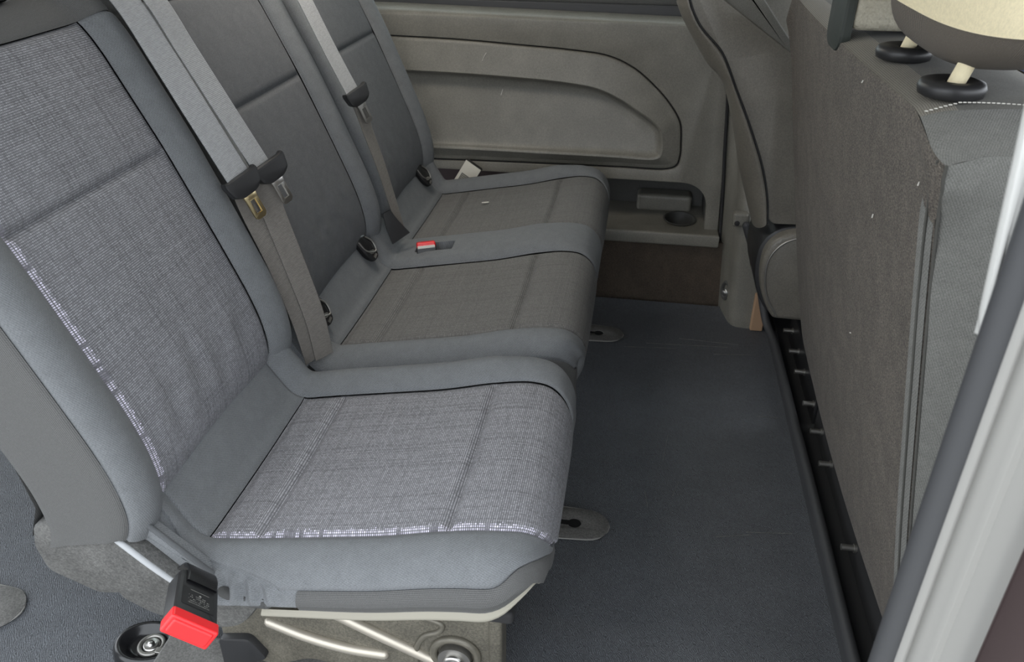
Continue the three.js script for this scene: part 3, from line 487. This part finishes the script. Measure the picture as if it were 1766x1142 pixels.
// ---------------------------------------------------------------- double bench beyond it
{
  const seat = thing('double_rear_bench', 'dark grey cloth double rear bench with two seat places next to the side trim', 'car seat');
  const z0 = -0.50;
  const cross = [[0.03, -0.13], [0.004, -0.115], [-0.002, -0.07], [-0.001, -0.045], [0.006, -0.026], [0.02, -0.010], [0.038, 0.001], [0.058, 0.005], [0.075, 0.0],
    [0.13, -0.003], [0.24, -0.005], [0.35, -0.003], [0.405, 0.0], [0.422, 0.011], [0.45, 0.017], [0.48, 0.019], [0.51, 0.017], [0.538, 0.011], [0.555, 0.0],
    [0.61, -0.003], [0.72, -0.005], [0.83, -0.003], [0.885, 0.0], [0.900, 0.014], [0.920, 0.022], [0.938, 0.014], [0.950, -0.005], [0.954, -0.03], [0.954, -0.075]];
  const slot = (p) => (p.x > 0.079 && p.x < 0.160 && p.z < -0.944 && p.z > -0.980 ? -0.030 : 0);
  upholstery({
    profile: CUSH, cross, z0, flip: false, parent: seat, fixedNormal: [0, 1],
    adjust: (w, d, s, P, Ls) => {
      const f = bump1(P.x, 0.395, 0.482), under = s > Ls * 0.86 ? 1 : f, r = 0.05 * (1 - Math.sqrt(Math.max(0, 1 - under * under)));
      const k = w < 0.475 ? Math.max(0, 1 - w / 0.2) : -Math.max(0, 1 - (0.955 - w) / 0.2);
      return [w + k * r, d > 0 ? d * (1 - 0.85 * bump1(P.x, 0.34, 0.46)) * (s > Ls * 0.8 ? 0.15 : 1) : d * (1 - bump1(s / Ls, 0.84, 0.95))];
    },
    panels: [
      { name: 'side_band', s0: 3, s1: 16, c0: 0, c1: 4, mat: M.sideKnit, groove: [0, 0, 0, 1], depth: 0.002 },
      { name: 'bolster', s0: 0, s1: 16, c0: 4, c1: 8, mat: M.bolster, groove: [0, 0, 1, 1] },
      { name: 'rear_roll', s0: 0, s1: 4, c0: 8, c1: 12, mat: M.bolster, puff: 0.006 },
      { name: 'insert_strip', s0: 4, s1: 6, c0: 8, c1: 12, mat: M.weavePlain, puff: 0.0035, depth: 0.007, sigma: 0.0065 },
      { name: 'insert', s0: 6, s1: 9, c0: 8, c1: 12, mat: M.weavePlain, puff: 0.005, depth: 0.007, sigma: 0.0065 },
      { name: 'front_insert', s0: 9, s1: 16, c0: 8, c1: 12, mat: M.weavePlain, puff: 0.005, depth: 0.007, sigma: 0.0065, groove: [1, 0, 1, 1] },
      { name: 'centre_bolster', s0: 0, s1: 16, c0: 12, c1: 18, mat: M.bolster, groove: [0, 0, 1, 1], shape: slot, extraS: Array.from({ length: 60 }, (_, i) => 0.14 + i * 0.002), extraC: Array.from({ length: 40 }, (_, i) => 0.55 + i * 0.002) },
      { name: 'rear_roll', s0: 0, s1: 4, c0: 18, c1: 22, mat: M.bolster, puff: 0.006 },
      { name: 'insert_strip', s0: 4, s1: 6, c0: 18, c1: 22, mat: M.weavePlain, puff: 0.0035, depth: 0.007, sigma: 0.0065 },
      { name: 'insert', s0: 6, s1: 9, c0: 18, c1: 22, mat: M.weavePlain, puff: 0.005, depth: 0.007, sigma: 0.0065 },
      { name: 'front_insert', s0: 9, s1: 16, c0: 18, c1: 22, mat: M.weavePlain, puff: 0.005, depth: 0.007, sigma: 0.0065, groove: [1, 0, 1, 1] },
      { name: 'bolster', s0: 0, s1: 16, c0: 22, c1: 26, mat: M.bolster, groove: [0, 0, 1, 0] },
      { name: 'outer_side', s0: 0, s1: 16, c0: 26, c1: 28, mat: M.sideKnit, groove: [0, 0, 0, 0] },
    ],
  });
  part('underside', box(-0.03, 0.44, 0.29, 0.33, -1.44, -0.53, 0.006), M.blackMatt, seat);
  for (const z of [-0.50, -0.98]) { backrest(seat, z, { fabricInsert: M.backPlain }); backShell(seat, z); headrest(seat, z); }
  for (const z of [-0.60, -1.36]) { part('foot_plate', slab(roundPoly([[-0.02, 0.05], [-0.02, 0.20], [0.10, 0.30], [0.36, 0.30], [0.37, 0.05]], 0.03), z - 0.03, z, 0.005), M.darkSteel, seat); part('foot_rail', box(-0.135, 0.40, 0.012, 0.05, z - 0.05, z + 0.02, 0.006), M.plate, seat); }
  isofix(seat, -0.002, 0.432, -0.862); isofix(seat, -0.002, 0.428, -0.585); isofix(seat, -0.002, 0.432, -1.335); 
  part('pale_stain', new THREE.CylinderGeometry(0.0075, 0.0075, 0.0006, 12).scale(1.3, 1, 0.45).rotateZ(0.15).translate(0.176, 0.4045, -1.255), M.paper, seat, 'small whitish stain');
}
// ---------------------------------------------------------------- seat belts
function tongue(parent, pos, along, face, plateMat) {           // along: direction the plate points, face: outward normal
  const Y = V(...along).normalize().negate(), Zd = V(...face); Zd.addScaledVector(Y, -Zd.dot(Y)).normalize(); const X = Y.clone().cross(Zd).normalize();
  const g = thing0(parent, 'tongue'); g.applyMatrix4(frame(X, Y, Zd, pos));
  part('grip', slab(roundPoly([[-0.033, 0.008], [-0.031, 0.015], [-0.025, 0.012], [0.025, 0.012], [0.031, 0.015], [0.033, 0.008], [0.028, -0.012], [0.014, -0.020], [-0.014, -0.020], [-0.028, -0.012]], [0.003, 0.002, 0.002, 0.002, 0.002, 0.003, 0.005, 0.006, 0.006, 0.005]), -0.007, 0.008, 0.004), M.black, g, 'black plastic grip');
  const s = roundPoly([[-0.013, -0.018], [0.013, -0.018], [0.0115, -0.026], [0.0115, -0.056], [0.007, -0.061], [-0.007, -0.061], [-0.0115, -0.056], [-0.0115, -0.026]], 0.003);
  const h = new THREE.Path(); [[-0.0065, -0.028], [0.0065, -0.028], [0.0065, -0.053], [-0.0065, -0.053]].forEach((p, i) => (i ? h.lineTo(...p) : h.moveTo(...p))); s.holes.push(h);
  part('latch_plate', slab(s, -0.002, 0.002, 0.0012), plateMat, g, 'steel latch plate with square hole');
  return g;
}
const beltGroup = 'lap and shoulder belts hanging between the rear seats';
{
  const b = thing('seat_belt', 'grey seat belt with brass tinted tongue lying against the single seat backrest', 'seat belt', beltGroup);
  part('webbing', ribbon([[-0.215, 1.02, -0.455], [-0.172, 0.968, -0.460], [-0.133, 0.893, -0.461], [-0.088, 0.802, -0.461], [-0.048, 0.720, -0.462]], [0.047, 0.047], [[0.22, 0.0, -1], [0.25, 0.05, -1], [0.30, 0.1, -1], [0.30, 0.1, -1]], 0.0016), M.webbing, b, 'shoulder webbing');
  part('lap_webbing', ribbon([[-0.052, 0.712, -0.471], [-0.046, 0.66, -0.484], [-0.018, 0.562, -0.492], [0.006, 0.46, -0.496], [0.016, 0.385, -0.500]], [0.046, 0.040], [[0.35, 0.1, -1], [0.5, 0.05, -1], [0.5, 0, -1]], 0.0016), M.shadedLapWebbing, b, 'lap webbing');
  tongue(b, [-0.043, 0.716, -0.458], [0.33, -0.92, -0.12], [0.9, 0.4, 0.5], std({ color: new THREE.Color(0.72, 0.60, 0.36), metalness: 1, roughness: 0.28 }));
}
{
  const b = thing('seat_belt', 'grey seat belt with dark tongue lying against the middle backrest edge', 'seat belt', beltGroup);
  part('webbing', ribbon([[-0.20, 1.02, -0.506], [-0.154, 0.960, -0.507], [-0.124, 0.900, -0.508], [-0.075, 0.805, -0.509], [-0.032, 0.722, -0.510]], [0.044, 0.044], [[0.12, 0.0, -1], [0.12, 0.05, -1], [0.12, 0.1, -1], [0.12, 0.1, -1]], 0.0016), M.webbing, b, 'shoulder webbing');
  part('lap_webbing', ribbon([[-0.034, 0.712, -0.505], [-0.026, 0.66, -0.508], [-0.002, 0.563, -0.510], [0.022, 0.46, -0.511], [0.030, 0.385, -0.511]], [0.044, 0.036], [[0.45, 0.1, -1], [0.6, 0.05, -1], [0.7, 0, -1]], 0.0016), M.shadedLapWebbing, b, 'lap webbing');
  tongue(b, [-0.022, 0.722, -0.513], [0.33, -0.92, -0.12], [0.9, 0.4, 0.5], M.steel);
}
{
  const b = thing('seat_belt', 'narrow looking grey seat belt hanging between the middle and window backrests', 'seat belt', beltGroup);
  part('webbing', ribbon([[-0.165, 1.0, -0.965], [-0.121, 0.906, -0.965], [-0.075, 0.803, -0.966], [-0.036, 0.722, -0.967]], [0.044, 0.044], [[0.22, 0.05, -1], [0.22, 0.05, -1], [0.25, 0.05, -1]], 0.0016), M.webbing, b, 'shoulder webbing');
  part('lap_webbing', ribbon([[-0.034, 0.718, -0.972], [-0.020, 0.66, -0.974], [0.004, 0.58, -0.975], [0.030, 0.48, -0.973], [0.044, 0.425, -0.970]], [0.040, 0.030], [[0.25, 0.05, -1], [0.18, 0.05, -1], [0.15, 0.05, -1]], 0.0016), M.shadedLapWebbing, b, 'lap webbing');
  tongue(b, [-0.033, 0.728, -0.966], [0.33, -0.92, -0.12], [0.9, 0.4, 0.5], M.steelDull);
  part('anchor_sleeve', ribbon([[0.018, 0.486, -0.948], [0.030, 0.455, -0.950], [0.045, 0.424, -0.955]], [0.018, 0.046], [[0.9, 0.1, -0.6], [0.9, 0.1, -0.6]], 0.006, 16), M.black, b, 'dark sleeve at the belt foot');
}
// ---------------------------------------------------------------- buckles
{
  const b = thing('seat_belt_buckle', 'black buckle with red button hanging beside the single seat cushion', 'belt buckle');
  const X = V(0.692, -0.684, -0.231).normalize(), Y = V(-0.432, -0.137, -0.891); Y.addScaledVector(X, -X.dot(Y)).normalize(); const Zd = X.clone().cross(Y).normalize();
  b.applyMatrix4(frame(X, Y, Zd, [0.0865, 0.403, 0.055]));
  part('buckle_body', slab(roundPoly([[-0.028, -0.042], [0.028, -0.042], [0.0265, 0.034], [0.018, 0.044], [-0.018, 0.044], [-0.0265, 0.034]], [0.005, 0.005, 0.01, 0.012, 0.012, 0.01]), -0.014, 0.012, 0.006, 8, 3), M.black, b);
  const rim = part('button_rim', box(-0.0285, 0.0285, -0.047, -0.030, -0.013, 0.0125, 0.003), M.red, b, 'bright red frame of the release button');
  part('release_button', box(-0.0245, 0.0245, -0.0490, -0.030, -0.0095, 0.0095, 0.003), M.red, b, 'red release button');
  part('buckle_strap', ribbon([[0.002, 0.018, 0.0140], [0.002, 0.036, 0.0145], [0.0, 0.052, 0.010], [-0.002, 0.060, -0.006]], [0.038, 0.038], [[1, 0, 0], [1, 0, 0]], 0.003, 20), M.blackGloss, b, 'black folded strap');
  const cv = document.createElement('canvas'); cv.width = 256; cv.height = 192; const x = cv.getContext('2d'); x.fillStyle = '#1b1b1c'; x.fillRect(0, 0, 256, 192); x.fillStyle = '#8d8d88';
  for (let r = 0; r < 5; r++) for (let k = 0, px = 50 + 12 * (r % 2); px < 215; k++) { const w = 3 + hash(r, k) * 9; if (hash(r + 9, k) > 0.25) x.fillRect(px, 70 + r * 20, w, 7); px += w + 4; }
  x.beginPath(); x.arc(140, 52, 10, 0, 7); x.fill(); x.fillRect(60, 14, 150, 4);
  const t = new THREE.CanvasTexture(cv); t.colorSpace = THREE.SRGBColorSpace;
  part('moulded_print', new THREE.PlaneGeometry(0.040, 0.030).translate(0, -0.006, 0.0124), std({ map: t, roughness: 0.5 }), b, 'tiny worn lettering');
}
{
  const b = thing('seat_belt_buckle', 'red topped buckle sunk in a slot of the bench between the seat places', 'belt buckle');
  b.position.set(0.100, 0.408, -0.957); b.rotation.set(-0.3, 0.28, 0.15);
  part('buckle_body', box(-0.022, 0.022, -0.020, -0.001, -0.013, 0.013, 0.003), M.black, b); part('release_button', box(-0.021, 0.021, -0.003, 0.010, -0.012, 0.012, 0.004), M.red, b, 'red release button'); part('pale_edge', box(-0.019, 0.019, -0.003, 0.003, 0.0112, 0.0135, 0.001), M.paper, b);
}
{
  const b = thing('seat_belt_buckle', 'buckle wrapped in a white paper label beside the window seat', 'belt buckle');
  const Y = V(0.45, 0.75, 0.05).normalize(), Zd = V(0.1, 0.35, 1); Zd.addScaledVector(Y, -Zd.dot(Y)).normalize(); const X = Y.clone().cross(Zd).normalize();
  b.applyMatrix4(frame(X, Y, Zd, [0.076, 0.383, -1.502]));
  part('buckle_body', box(-0.026, 0.026, -0.06, 0.040, -0.018, -0.002, 0.004), M.black, b); 
  const cv = document.createElement('canvas'); cv.width = 160; cv.height = 240; const x = cv.getContext('2d'); x.fillStyle = '#d8d4c8'; x.fillRect(0, 0, 160, 240); x.fillStyle = '#77756f'; x.fillRect(26, 96, 84, 92); x.fillStyle = '#a9a69d'; for (let r = 0; r < 6; r++) x.fillRect(34, 106 + r * 13, 30 + hash(r, 3) * 36, 4);
  const t = new THREE.CanvasTexture(cv); t.colorSpace = THREE.SRGBColorSpace; const lb = new THREE.BoxGeometry(0.05, 0.095, 0.001).translate(0, -0.008, -0.001);
  part('paper_label', lb, std({ map: t, roughness: 0.8 }), b, 'white label with grey printed block');
}
// ---------------------------------------------------------------- floor fittings
function anchorPlate(x1, zc, label, len = 0.36, hole = true, w = 0.042) {
  const g = thing('floor_anchor_plate', label, 'anchor plate', 'seat anchor plates let into the rubber floor');
  const s = new THREE.Shape(); s.moveTo(-len, -w); s.lineTo(-w * 1.3, -w); s.bezierCurveTo(-w * 0.3, -w, 0, -w * 0.5, 0, 0); s.bezierCurveTo(0, w * 0.5, -w * 0.3, w, -w * 1.3, w); s.lineTo(-len, w); s.closePath();
  if (hole) { const h = new THREE.Path(); h.moveTo(-len + 0.01, -0.008); h.lineTo(-0.078, -0.008); h.absarc(-0.068, 0, 0.0135, -2.5, 2.5, false); h.lineTo(-len + 0.01, 0.008); h.closePath(); s.holes.push(h); }
  const geo = slab(s, 0, 0.004, 0.0012, 20).rotateX(-Math.PI / 2); part('plate', geo, M.plate, g);
  part('slot_well', new THREE.BoxGeometry(len - 0.04, 0.001, 0.03).translate(-len / 2 - 0.01, 0.0006, 0), M.blackHole, g, 'dark keyhole slot');
  const e = new THREE.CatmullRomCurve3([[-len, -w], [-w * 1.6, -w], [-w * 0.5, -w * 0.80], [0.0, 0], [-w * 0.5, w * 0.80], [-w * 1.6, w], [-len, w]].map((p) => V(p[0] + (p[0] > -len ? 0.001 : 0), 0.0015, p[1] * 1.03)));
  part('plate_edge', new THREE.TubeGeometry(e, 60, 0.0017, 6), M.plateEdge, g); g.position.set(x1, 0.0015, zc); return g;
}
anchorPlate(0.548, -0.580, 'grey keyhole anchor plate in the floor ahead of the gap between single seat and bench');
anchorPlate(0.545, -1.350, 'grey keyhole anchor plate in the floor beside the felt kick panel');
anchorPlate(-0.447, -0.20, 'plain grey anchor plate in the floor behind the single seat', 0.3, false, 0.048);
{
  const g = thing('floor_anchor_cup', 'glossy black anchor cup with a bolt in the floor under the single seat', 'anchor cup'); g.position.set(-0.185, 0.001, -0.165);
  const c = lathe([[0.0, 0.010], [0.024, 0.010], [0.030, 0.014], [0.040, 0.024], [0.047, 0.024], [0.052, 0.014], [0.054, 0.0]], 44).scale(1.1, 1, 0.85); part('cup', c, M.blackGloss, g);
  part('bolt_ring', new THREE.TorusGeometry(0.019, 0.004, 10, 32).rotateX(Math.PI / 2).translate(0.006, 0.014, 0), M.steelDull, g); part('bolt', lathe([[0, 0.018], [0.005, 0.018], [0.006, 0.013], [0.011, 0.016], [0.014, 0.012], [0.014, 0.006]], 28).translate(0.006, 0.003, 0), M.steel, g, 'bright bolt head');
  part('clip', box(0.020, 0.034, 0.010, 0.020, 0.004, 0.016, 0.002), M.steelDull, g);
}
{
  const g = thing('floor_edge_strip', 'black rubber bead along the floor edge in front of the front seat base', 'edge strip');
  part('bead', tube([[0.955, 0.030, -0.12], [0.953, 0.030, -0.4], [0.953, 0.030, -0.7], [0.948, 0.034, -1.1], [0.946, 0.036, -1.32], [0.928, 0.060, -1.395], [0.902, 0.15, -1.435], [0.872, 0.24, -1.440], [0.842, 0.315, -1.444]], 0.0105, false, 160, 12), M.rubber, g);
  part('flange', box(0.944, 0.962, 0.0, 0.030, -1.40, -0.10, 0.002), M.rubber, g);
}
// ---------------------------------------------------------------- front passenger bench
const studGeo = (z) => mergeGeometries([new THREE.CylinderGeometry(0.006, 0.006, 0.026, 14).rotateZ(Math.PI / 2).translate(0.986, 0.05, z), new THREE.CylinderGeometry(0.009, 0.009, 0.008, 6).rotateZ(Math.PI / 2).translate(0.999, 0.05, z)]);
{
  const g = thing('stud_rail', 'black floor rail with metal studs below the round hinge cover', 'floor rail');
  part('rail', box(0.998, 1.03, 0.004, 0.09, -1.42, -1.005, 0.004), M.black, g);
  for (const z of [-1.37, -1.26, -1.16, -1.02]) part('stud', studGeo(z), M.steelDull, g, 'metal stud');
}
{
  const g = thing('front_passenger_seat', 'front double seat seen from behind with brown felt back and dark headrest', 'car seat');
  const ZN = -0.120, ZF = -1.0;
  // felt back: slightly crowned, lower edge curling in; the near upper corner slopes down
  const back = [[0.965, 0.165], [0.943, 0.215], [0.922, 0.29], [0.893, 0.43], [0.862, 0.60], [0.834, 0.76], [0.814, 0.88], [0.806, 0.915], [0.806, 0.932]];
  const bc = new THREE.SplineCurve(back.map((p) => new THREE.Vector2(...p)));
  const nearZ = (y) => -0.026 * bump1(0.900 - y, 0, 0.05), farZ = (y) => -0.105 * bump1(y, 0.30, 0.90), drop = (z) => 0.030 * bump1(z, -0.205, ZN) ** 1.25 + 0.045 * bump1(-z, 0.94, 1.0) ** 2, zs = (j) => { const f = j / 44; return f < 0.4 ? ZN - 0.10 * f / 0.4 : ZN - 0.10 + (ZF - ZN + 0.10) * (f - 0.4) / 0.6; };
  const crown = (z) => -0.010 * Math.sin(Math.PI * (z - ZN) / (ZF - ZN)) + 0.008 * Math.max(0, 1 - (ZN - z) / 0.03) ** 2;
  part('felt_back', grid(50, 45, (i, j) => { const p = bc.getPoint(i / 49), z = zs(j), k = bump1(p.y, 0.80, 0.932); return { p: V(p.x + crown(z), p.y - drop(z) * k, z + nearZ(p.y) * (1 - (z - ZN) / (ZF - ZN)) + farZ(p.y) * (z - ZN) / (ZF - ZN)), u: z, v: p.y }; }), M.felt, g, 'brown needle felt seat back');
  const zt = (j) => -0.190 + (ZF + 0.190) * j / 44;
  part('ribbed_band', grid(8, 45, (i, j) => { const t = i / 7, z = zt(j); return { p: V(0.806 + 0.030 * t + crown(z) * (1 - t), 0.9315 + 0.0075 * Math.sin(t * 1.5) - drop(z), z + farZ(0.93) * (z + 0.190) / (ZF + 0.190)), u: 0.8 + 0.03 * t, v: z }; }), M.frontRib, g, 'ribbed upper edge');
  part('gusset_cloth', grid(20, 16, (i, j) => { const t = i / 19, x = 0.806 + 0.175 * t, z = -0.190 + (ZN + 0.190) * j / 15, q = (x - 0.806) / 0.03, e = Math.max(0, (x - 0.836) / 0.145); return { p: V(x + crown(z) * Math.max(0, 1 - q), 0.9315 + 0.0075 * Math.sin(Math.min(1, q) * 1.5) + 0.004 * Math.sin(e * Math.PI) - 0.05 * Math.max(0, e - 0.6) ** 1.5 - drop(z), z), u: x, v: z }; }, true), M.frontSide, g, 'sloping cloth gusset at the corner');
  part('top_cloth', grid(14, 45, (i, j) => { const t = i / 13, z = zt(j); return { p: V(0.836 + 0.145 * t, 0.939 + 0.004 * Math.sin(t * Math.PI) - 0.05 * Math.max(0, t - 0.6) ** 1.5 - drop(z), z + farZ(0.93) * (z + 0.190) / (ZF + 0.190)), u: z, v: t * 0.145 }; }), M.frontTop, g);
  part('stitch_row', mergeGeometries(Array.from({ length: 26 }, (_, k) => new THREE.CapsuleGeometry(0.0007, 0.0022, 3, 5).rotateZ(Math.PI / 2).translate(0.808 + k * 0.0044, 0.9335 + 0.0075 * Math.min(1, k / 7), -0.190 - 0.012 * Math.sin(k / 9)))), M.paper, g, 'row of pale stitches');
  part('side_cloth', grid(30, 22, (i, j) => {
    const p = bc.getPoint(i / 29), f = j / 21, dep = 0.15 + 0.02 * Math.sin(i / 29 * 3), k = bump1(p.y, 0.80, 0.932);
    const zz = ZN + 0.012 * Math.sin(Math.min(1, f * 1.6) * Math.PI * 0.5) * (1 - bump1(p.y, 0.80, 0.932) ** 2) + 0.006 * Math.exp(-(((f - 0.32) / 0.10) ** 2)) * bump1(0.86 - p.y, 0, 0.2);
    return { p: V(p.x + 0.008 + f * dep, p.y - 0.030 * k + (0.0085 * Math.min(1, f * 5) + 0.004 * Math.sin(Math.PI * f)) * k, zz + nearZ(p.y) * Math.max(0, 1 - f * 2.5)), u: p.x + f * dep, v: p.y };
  }, true), M.frontSide, g, 'grey cloth side');
  part('side_seam', tube(Array.from({ length: 12 }, (_, k) => { const p = bc.getPoint(0.05 + 0.95 * k / 11); return [p.x + 0.008, p.y - 0.030 * bump1(p.y, 0.80, 0.932), ZN + 0.0005 + nearZ(p.y)]; }), 0.0016, false, 60, 6), M.frontTop, g);
  part('zip_tape', grid(30, 4, (i, j) => { const p = bc.getPoint(0.03 + 0.78 * i / 29); return { p: V(p.x + crown(ZN - 0.001 - 0.020 * j / 3) - 0.0022, p.y, ZN - 0.001 - 0.020 * j / 3 + nearZ(p.y)), u: j * 0.006, v: p.y }; }), M.frontSide, g, 'zip tape along the edge');
  part('zip_teeth', tube(Array.from({ length: 10 }, (_, k) => { const p = bc.getPoint(0.03 + 0.78 * k / 9); return [p.x + crown(ZN - 0.010) - 0.0030, p.y, ZN - 0.010 + nearZ(p.y)]; }), 0.0016, false, 60, 5), M.frontTop, g);
  for (const [y, z, a] of [[0.772, -0.175, 0.5], [0.56, -0.42, 1.2], [0.88, -0.40, 0.9], [0.70, -0.33, 0.2]]) { const t = (y - 0.165) / 0.767; let q = bc.getPoint(t); for (let k = 0; k < 12; k++) { const m = bc.getPoint(Math.min(1, Math.max(0, t + (k - 6) * 0.01))); if (Math.abs(m.y - y) < Math.abs(q.y - y)) q = m; } part('lint_fleck', new THREE.CapsuleGeometry(0.0009, 0.004, 3, 6).rotateX(a).translate(q.x + crown(z) - 0.001, q.y, z), M.paper, g, 'pale lint fleck'); }
  part('front_cloth', grid(20, 10, (i, j) => { const p = bc.getPoint(i / 19); return { p: V(p.x + 0.165, p.y, ZN + (ZF + farZ(p.y) - ZN) * j / 9), u: j * 0.09, v: p.y }; }), M.frontTop, g);
  part('far_side', grid(20, 6, (i, j) => { const p = bc.getPoint(i / 19); return { p: V(p.x + 0.01 + 0.155 * j / 5, p.y, ZF + farZ(p.y)), u: p.x, v: p.y }; }), M.frontSide, g);
  part('seat_cushion', box(1.02, 1.50, 0.24, 0.40, ZF, ZN, 0.05, 5), M.frontTop, g);
  part('seat_box', box(1.000, 1.45, 0.004, 0.24, ZF + 0.01, ZN - 0.02, 0.006), M.blackMatt, g, 'black metal seat box');
  for (const z of [-0.91, -0.795, -0.55]) part('stud', studGeo(z), M.steelDull, g, 'metal stud');
  // headrest
  for (const [z, n] of [[-0.410, 0], [-0.229, 1]]) {
    part('post_guide', lathe([[0.007, 0.008], [0.012, 0.007], [0.022, 0.0105], [0.029, 0.0085], [0.0315, 0.003], [0.030, -0.004], [0.026, -0.006]], 48).translate(0.838, 0.946, z), M.black, g, 'black plastic guide ring');
    part('headrest_post', tube([[0.836, 0.935, z], [0.846, 0.97, z], [0.862, 1.03, z]], 0.0082, false, 10, 18), M.cream, g, 'pale headrest post');
  }
  const hs = (a, b) => Math.sign(Math.cos(a)) * Math.abs(Math.cos(a)) ** b, hn = (a, b) => Math.sign(Math.sin(a)) * Math.abs(Math.sin(a)) ** b;
  const head = (v0, v1, k) => grid(26, 61, (i, j) => { const v = v0 + (v1 - v0) * i / 25, u = 2 * Math.PI * j / 60, r = hs(v, 0.55), x = 0.066 * k * r * hs(u, 0.7), z = 0.185 * k * r * hn(u, 0.6), y = 0.105 * k * hn(v, 0.62); return { p: V(0.885 + x + y * 0.12, 1.066 + y, -0.338 + z), u: u * 0.12, v: v * 0.1 }; });
  part('headrest', head(-Math.PI / 2, Math.PI / 2, 1), M.headFabric, g, 'dark brown grey headrest cloth');
  part('headrest_cap', head(-0.42, Math.PI / 2, 1.012), M.cream, g, 'cream upper panel of the headrest');
}
{
  const g = thing('armrest_block', 'light grey grained block with a dark rear blade standing on the front seat top', 'armrest', null, [0.80, 0.951, -0.595]);
  part('block', box(0.006, 0.16, -0.004, 0.24, -0.045, 0.045, 0.012, 4), M.lightTrim, g, 'light grey grained plastic');
  part('rear_blade', slab(roundPoly([[-0.045, -0.034], [-0.047, 0.06], [-0.045, 0.24], [0.045, 0.24], [0.047, 0.06], [0.045, -0.034]], [0.030, 0.02, 0.005, 0.005, 0.02, 0.030]), -0.008, 0.008, 0.005, 12).rotateY(Math.PI / 2), std({ color: new THREE.Color(0.028, 0.034, 0.030), roughness: 0.6 }), g, 'dark green black rounded blade');
}
// ---------------------------------------------------------------- driver's seat
{
  const g = thing('driver_seat', 'reclined driver seat with plain grey plastic side shell and round hinge cover', 'car seat');
  const Z = -1.12;
  part('side_shell', slab(roundPoly([[0.54, 1.06], [0.60, 0.94], [0.634, 0.866], [0.688, 0.814], [0.726, 0.743], [0.778, 0.640], [0.818, 0.546], [0.836, 0.463], [0.852, 0.448], [0.96, 0.452], [1.0, 0.70], [0.81, 0.826], [0.685, 0.909], [0.60, 1.06]], [0.01, 0.02, 0.02, 0.03, 0.05, 0.05, 0.03, 0.012, 0.01, 0.02, 0.02, 0.005, 0.005, 0.01]), Z - 0.34, Z, 0.005), M.seatShell, g, 'flat grey plastic shell');
  part('seat_cloth', slab(roundPoly([[0.60, 1.06], [0.685, 0.905], [0.81, 0.82], [0.90, 0.76], [0.84, 0.82], [0.806, 0.859], [0.762, 0.912], [0.66, 1.06]], 0.006), Z - 0.32, Z - 0.006, 0.008), M.frontTop, g, 'grey cloth side');
  const L = [[0.555, 0.99], [0.584, 0.906], [0.589, 0.887], [0.611, 0.847], [0.663, 0.767], [0.692, 0.745], [0.713, 0.714], [0.737, 0.634], [0.757, 0.550], [0.781, 0.485], [0.812, 0.411]];
  const R = [[0.590, 0.99], [0.616, 0.907], [0.626, 0.885], [0.645, 0.856], [0.690, 0.812], [0.710, 0.778], [0.728, 0.742], [0.770, 0.660], [0.806, 0.580], [0.828, 0.510], [0.838, 0.452]];
  const lc = new THREE.SplineCurve(L.map((p) => new THREE.Vector2(...p))), rc = new THREE.SplineCurve(R.map((p) => new THREE.Vector2(...p)));
  part('rolled_edge', grid(80, 17, (i, j) => { const a = lc.getPoint(i / 79).lerp(rc.getPoint(i / 79), 0.22), b = rc.getPoint(i / 79), t = j / 16, k = Math.PI * t, f = 0.5 - 0.5 * Math.cos(k); return { p: V(a.x + (b.x - a.x) * f, a.y + (b.y - a.y) * f, Z - 0.080 * (1 - t) ** 2 - 0.004 + 0.026 * Math.sin(k) ** 0.8 * (0.35 + 0.65 * t)), u: t * 0.05, v: i * 0.008 }; }), M.seatShell, g, 'rolled rear edge of the shell');
  part('edge_gap', tube(R.map((p) => [p[0] + 0.002, p[1], Z + 0.001]), 0.0022, false, 60, 6), M.blackMatt, g);
  const cov = roundPoly([[0.836, 0.338], [0.838, 0.400], [0.866, 0.436], [0.91, 0.448], [0.99, 0.44], [1.02, 0.34], [0.99, 0.23], [0.947, 0.229], [0.881, 0.230], [0.850, 0.281]], [0.03, 0.03, 0.03, 0.03, 0.04, 0.05, 0.03, 0.03, 0.012, 0.03]);
  part('hinge_cover', slab(cov, -1.16, -1.085, 0.012, 12, 5), M.seatShell, g, 'rounded grey hinge cover');
  part('cover_rim', new THREE.TubeGeometry(new THREE.CatmullRomCurve3([[0.958, 0.440], [0.915, 0.437], [0.876, 0.420], [0.852, 0.385], [0.849, 0.335], [0.862, 0.285], [0.889, 0.240]].map((p) => V(p[0], p[1], -1.0835))), 50, 0.0022, 8), M.steelDull, g, 'thin bright rim line');
  part('cover_skirt', slab(roundPoly([[0.826, 0.338], [0.829, 0.402], [0.860, 0.441], [0.92, 0.453], [1.0, 0.45], [1.0, 0.222], [0.878, 0.222], [0.841, 0.278]], 0.03), -1.30, -1.115, 0.006), M.black, g);
  part('bracket_strap', box(0.868, 0.884, 0.36, 0.41, -1.13, -1.108, 0.003), M.seatShell, g);
  part('seat_base', box(1.05, 1.42, 0.004, 0.30, -1.52, -1.12, 0.02), M.blackMatt, g);
  part('seat_cushion', box(0.96, 1.46, 0.30, 0.44, -1.55, -1.10, 0.05, 5), M.frontTop, g);
}
scene.traverse((o) => { if (o.isMesh) { o.castShadow = true; o.receiveShadow = true; } });
renderer.render(scene, camera);
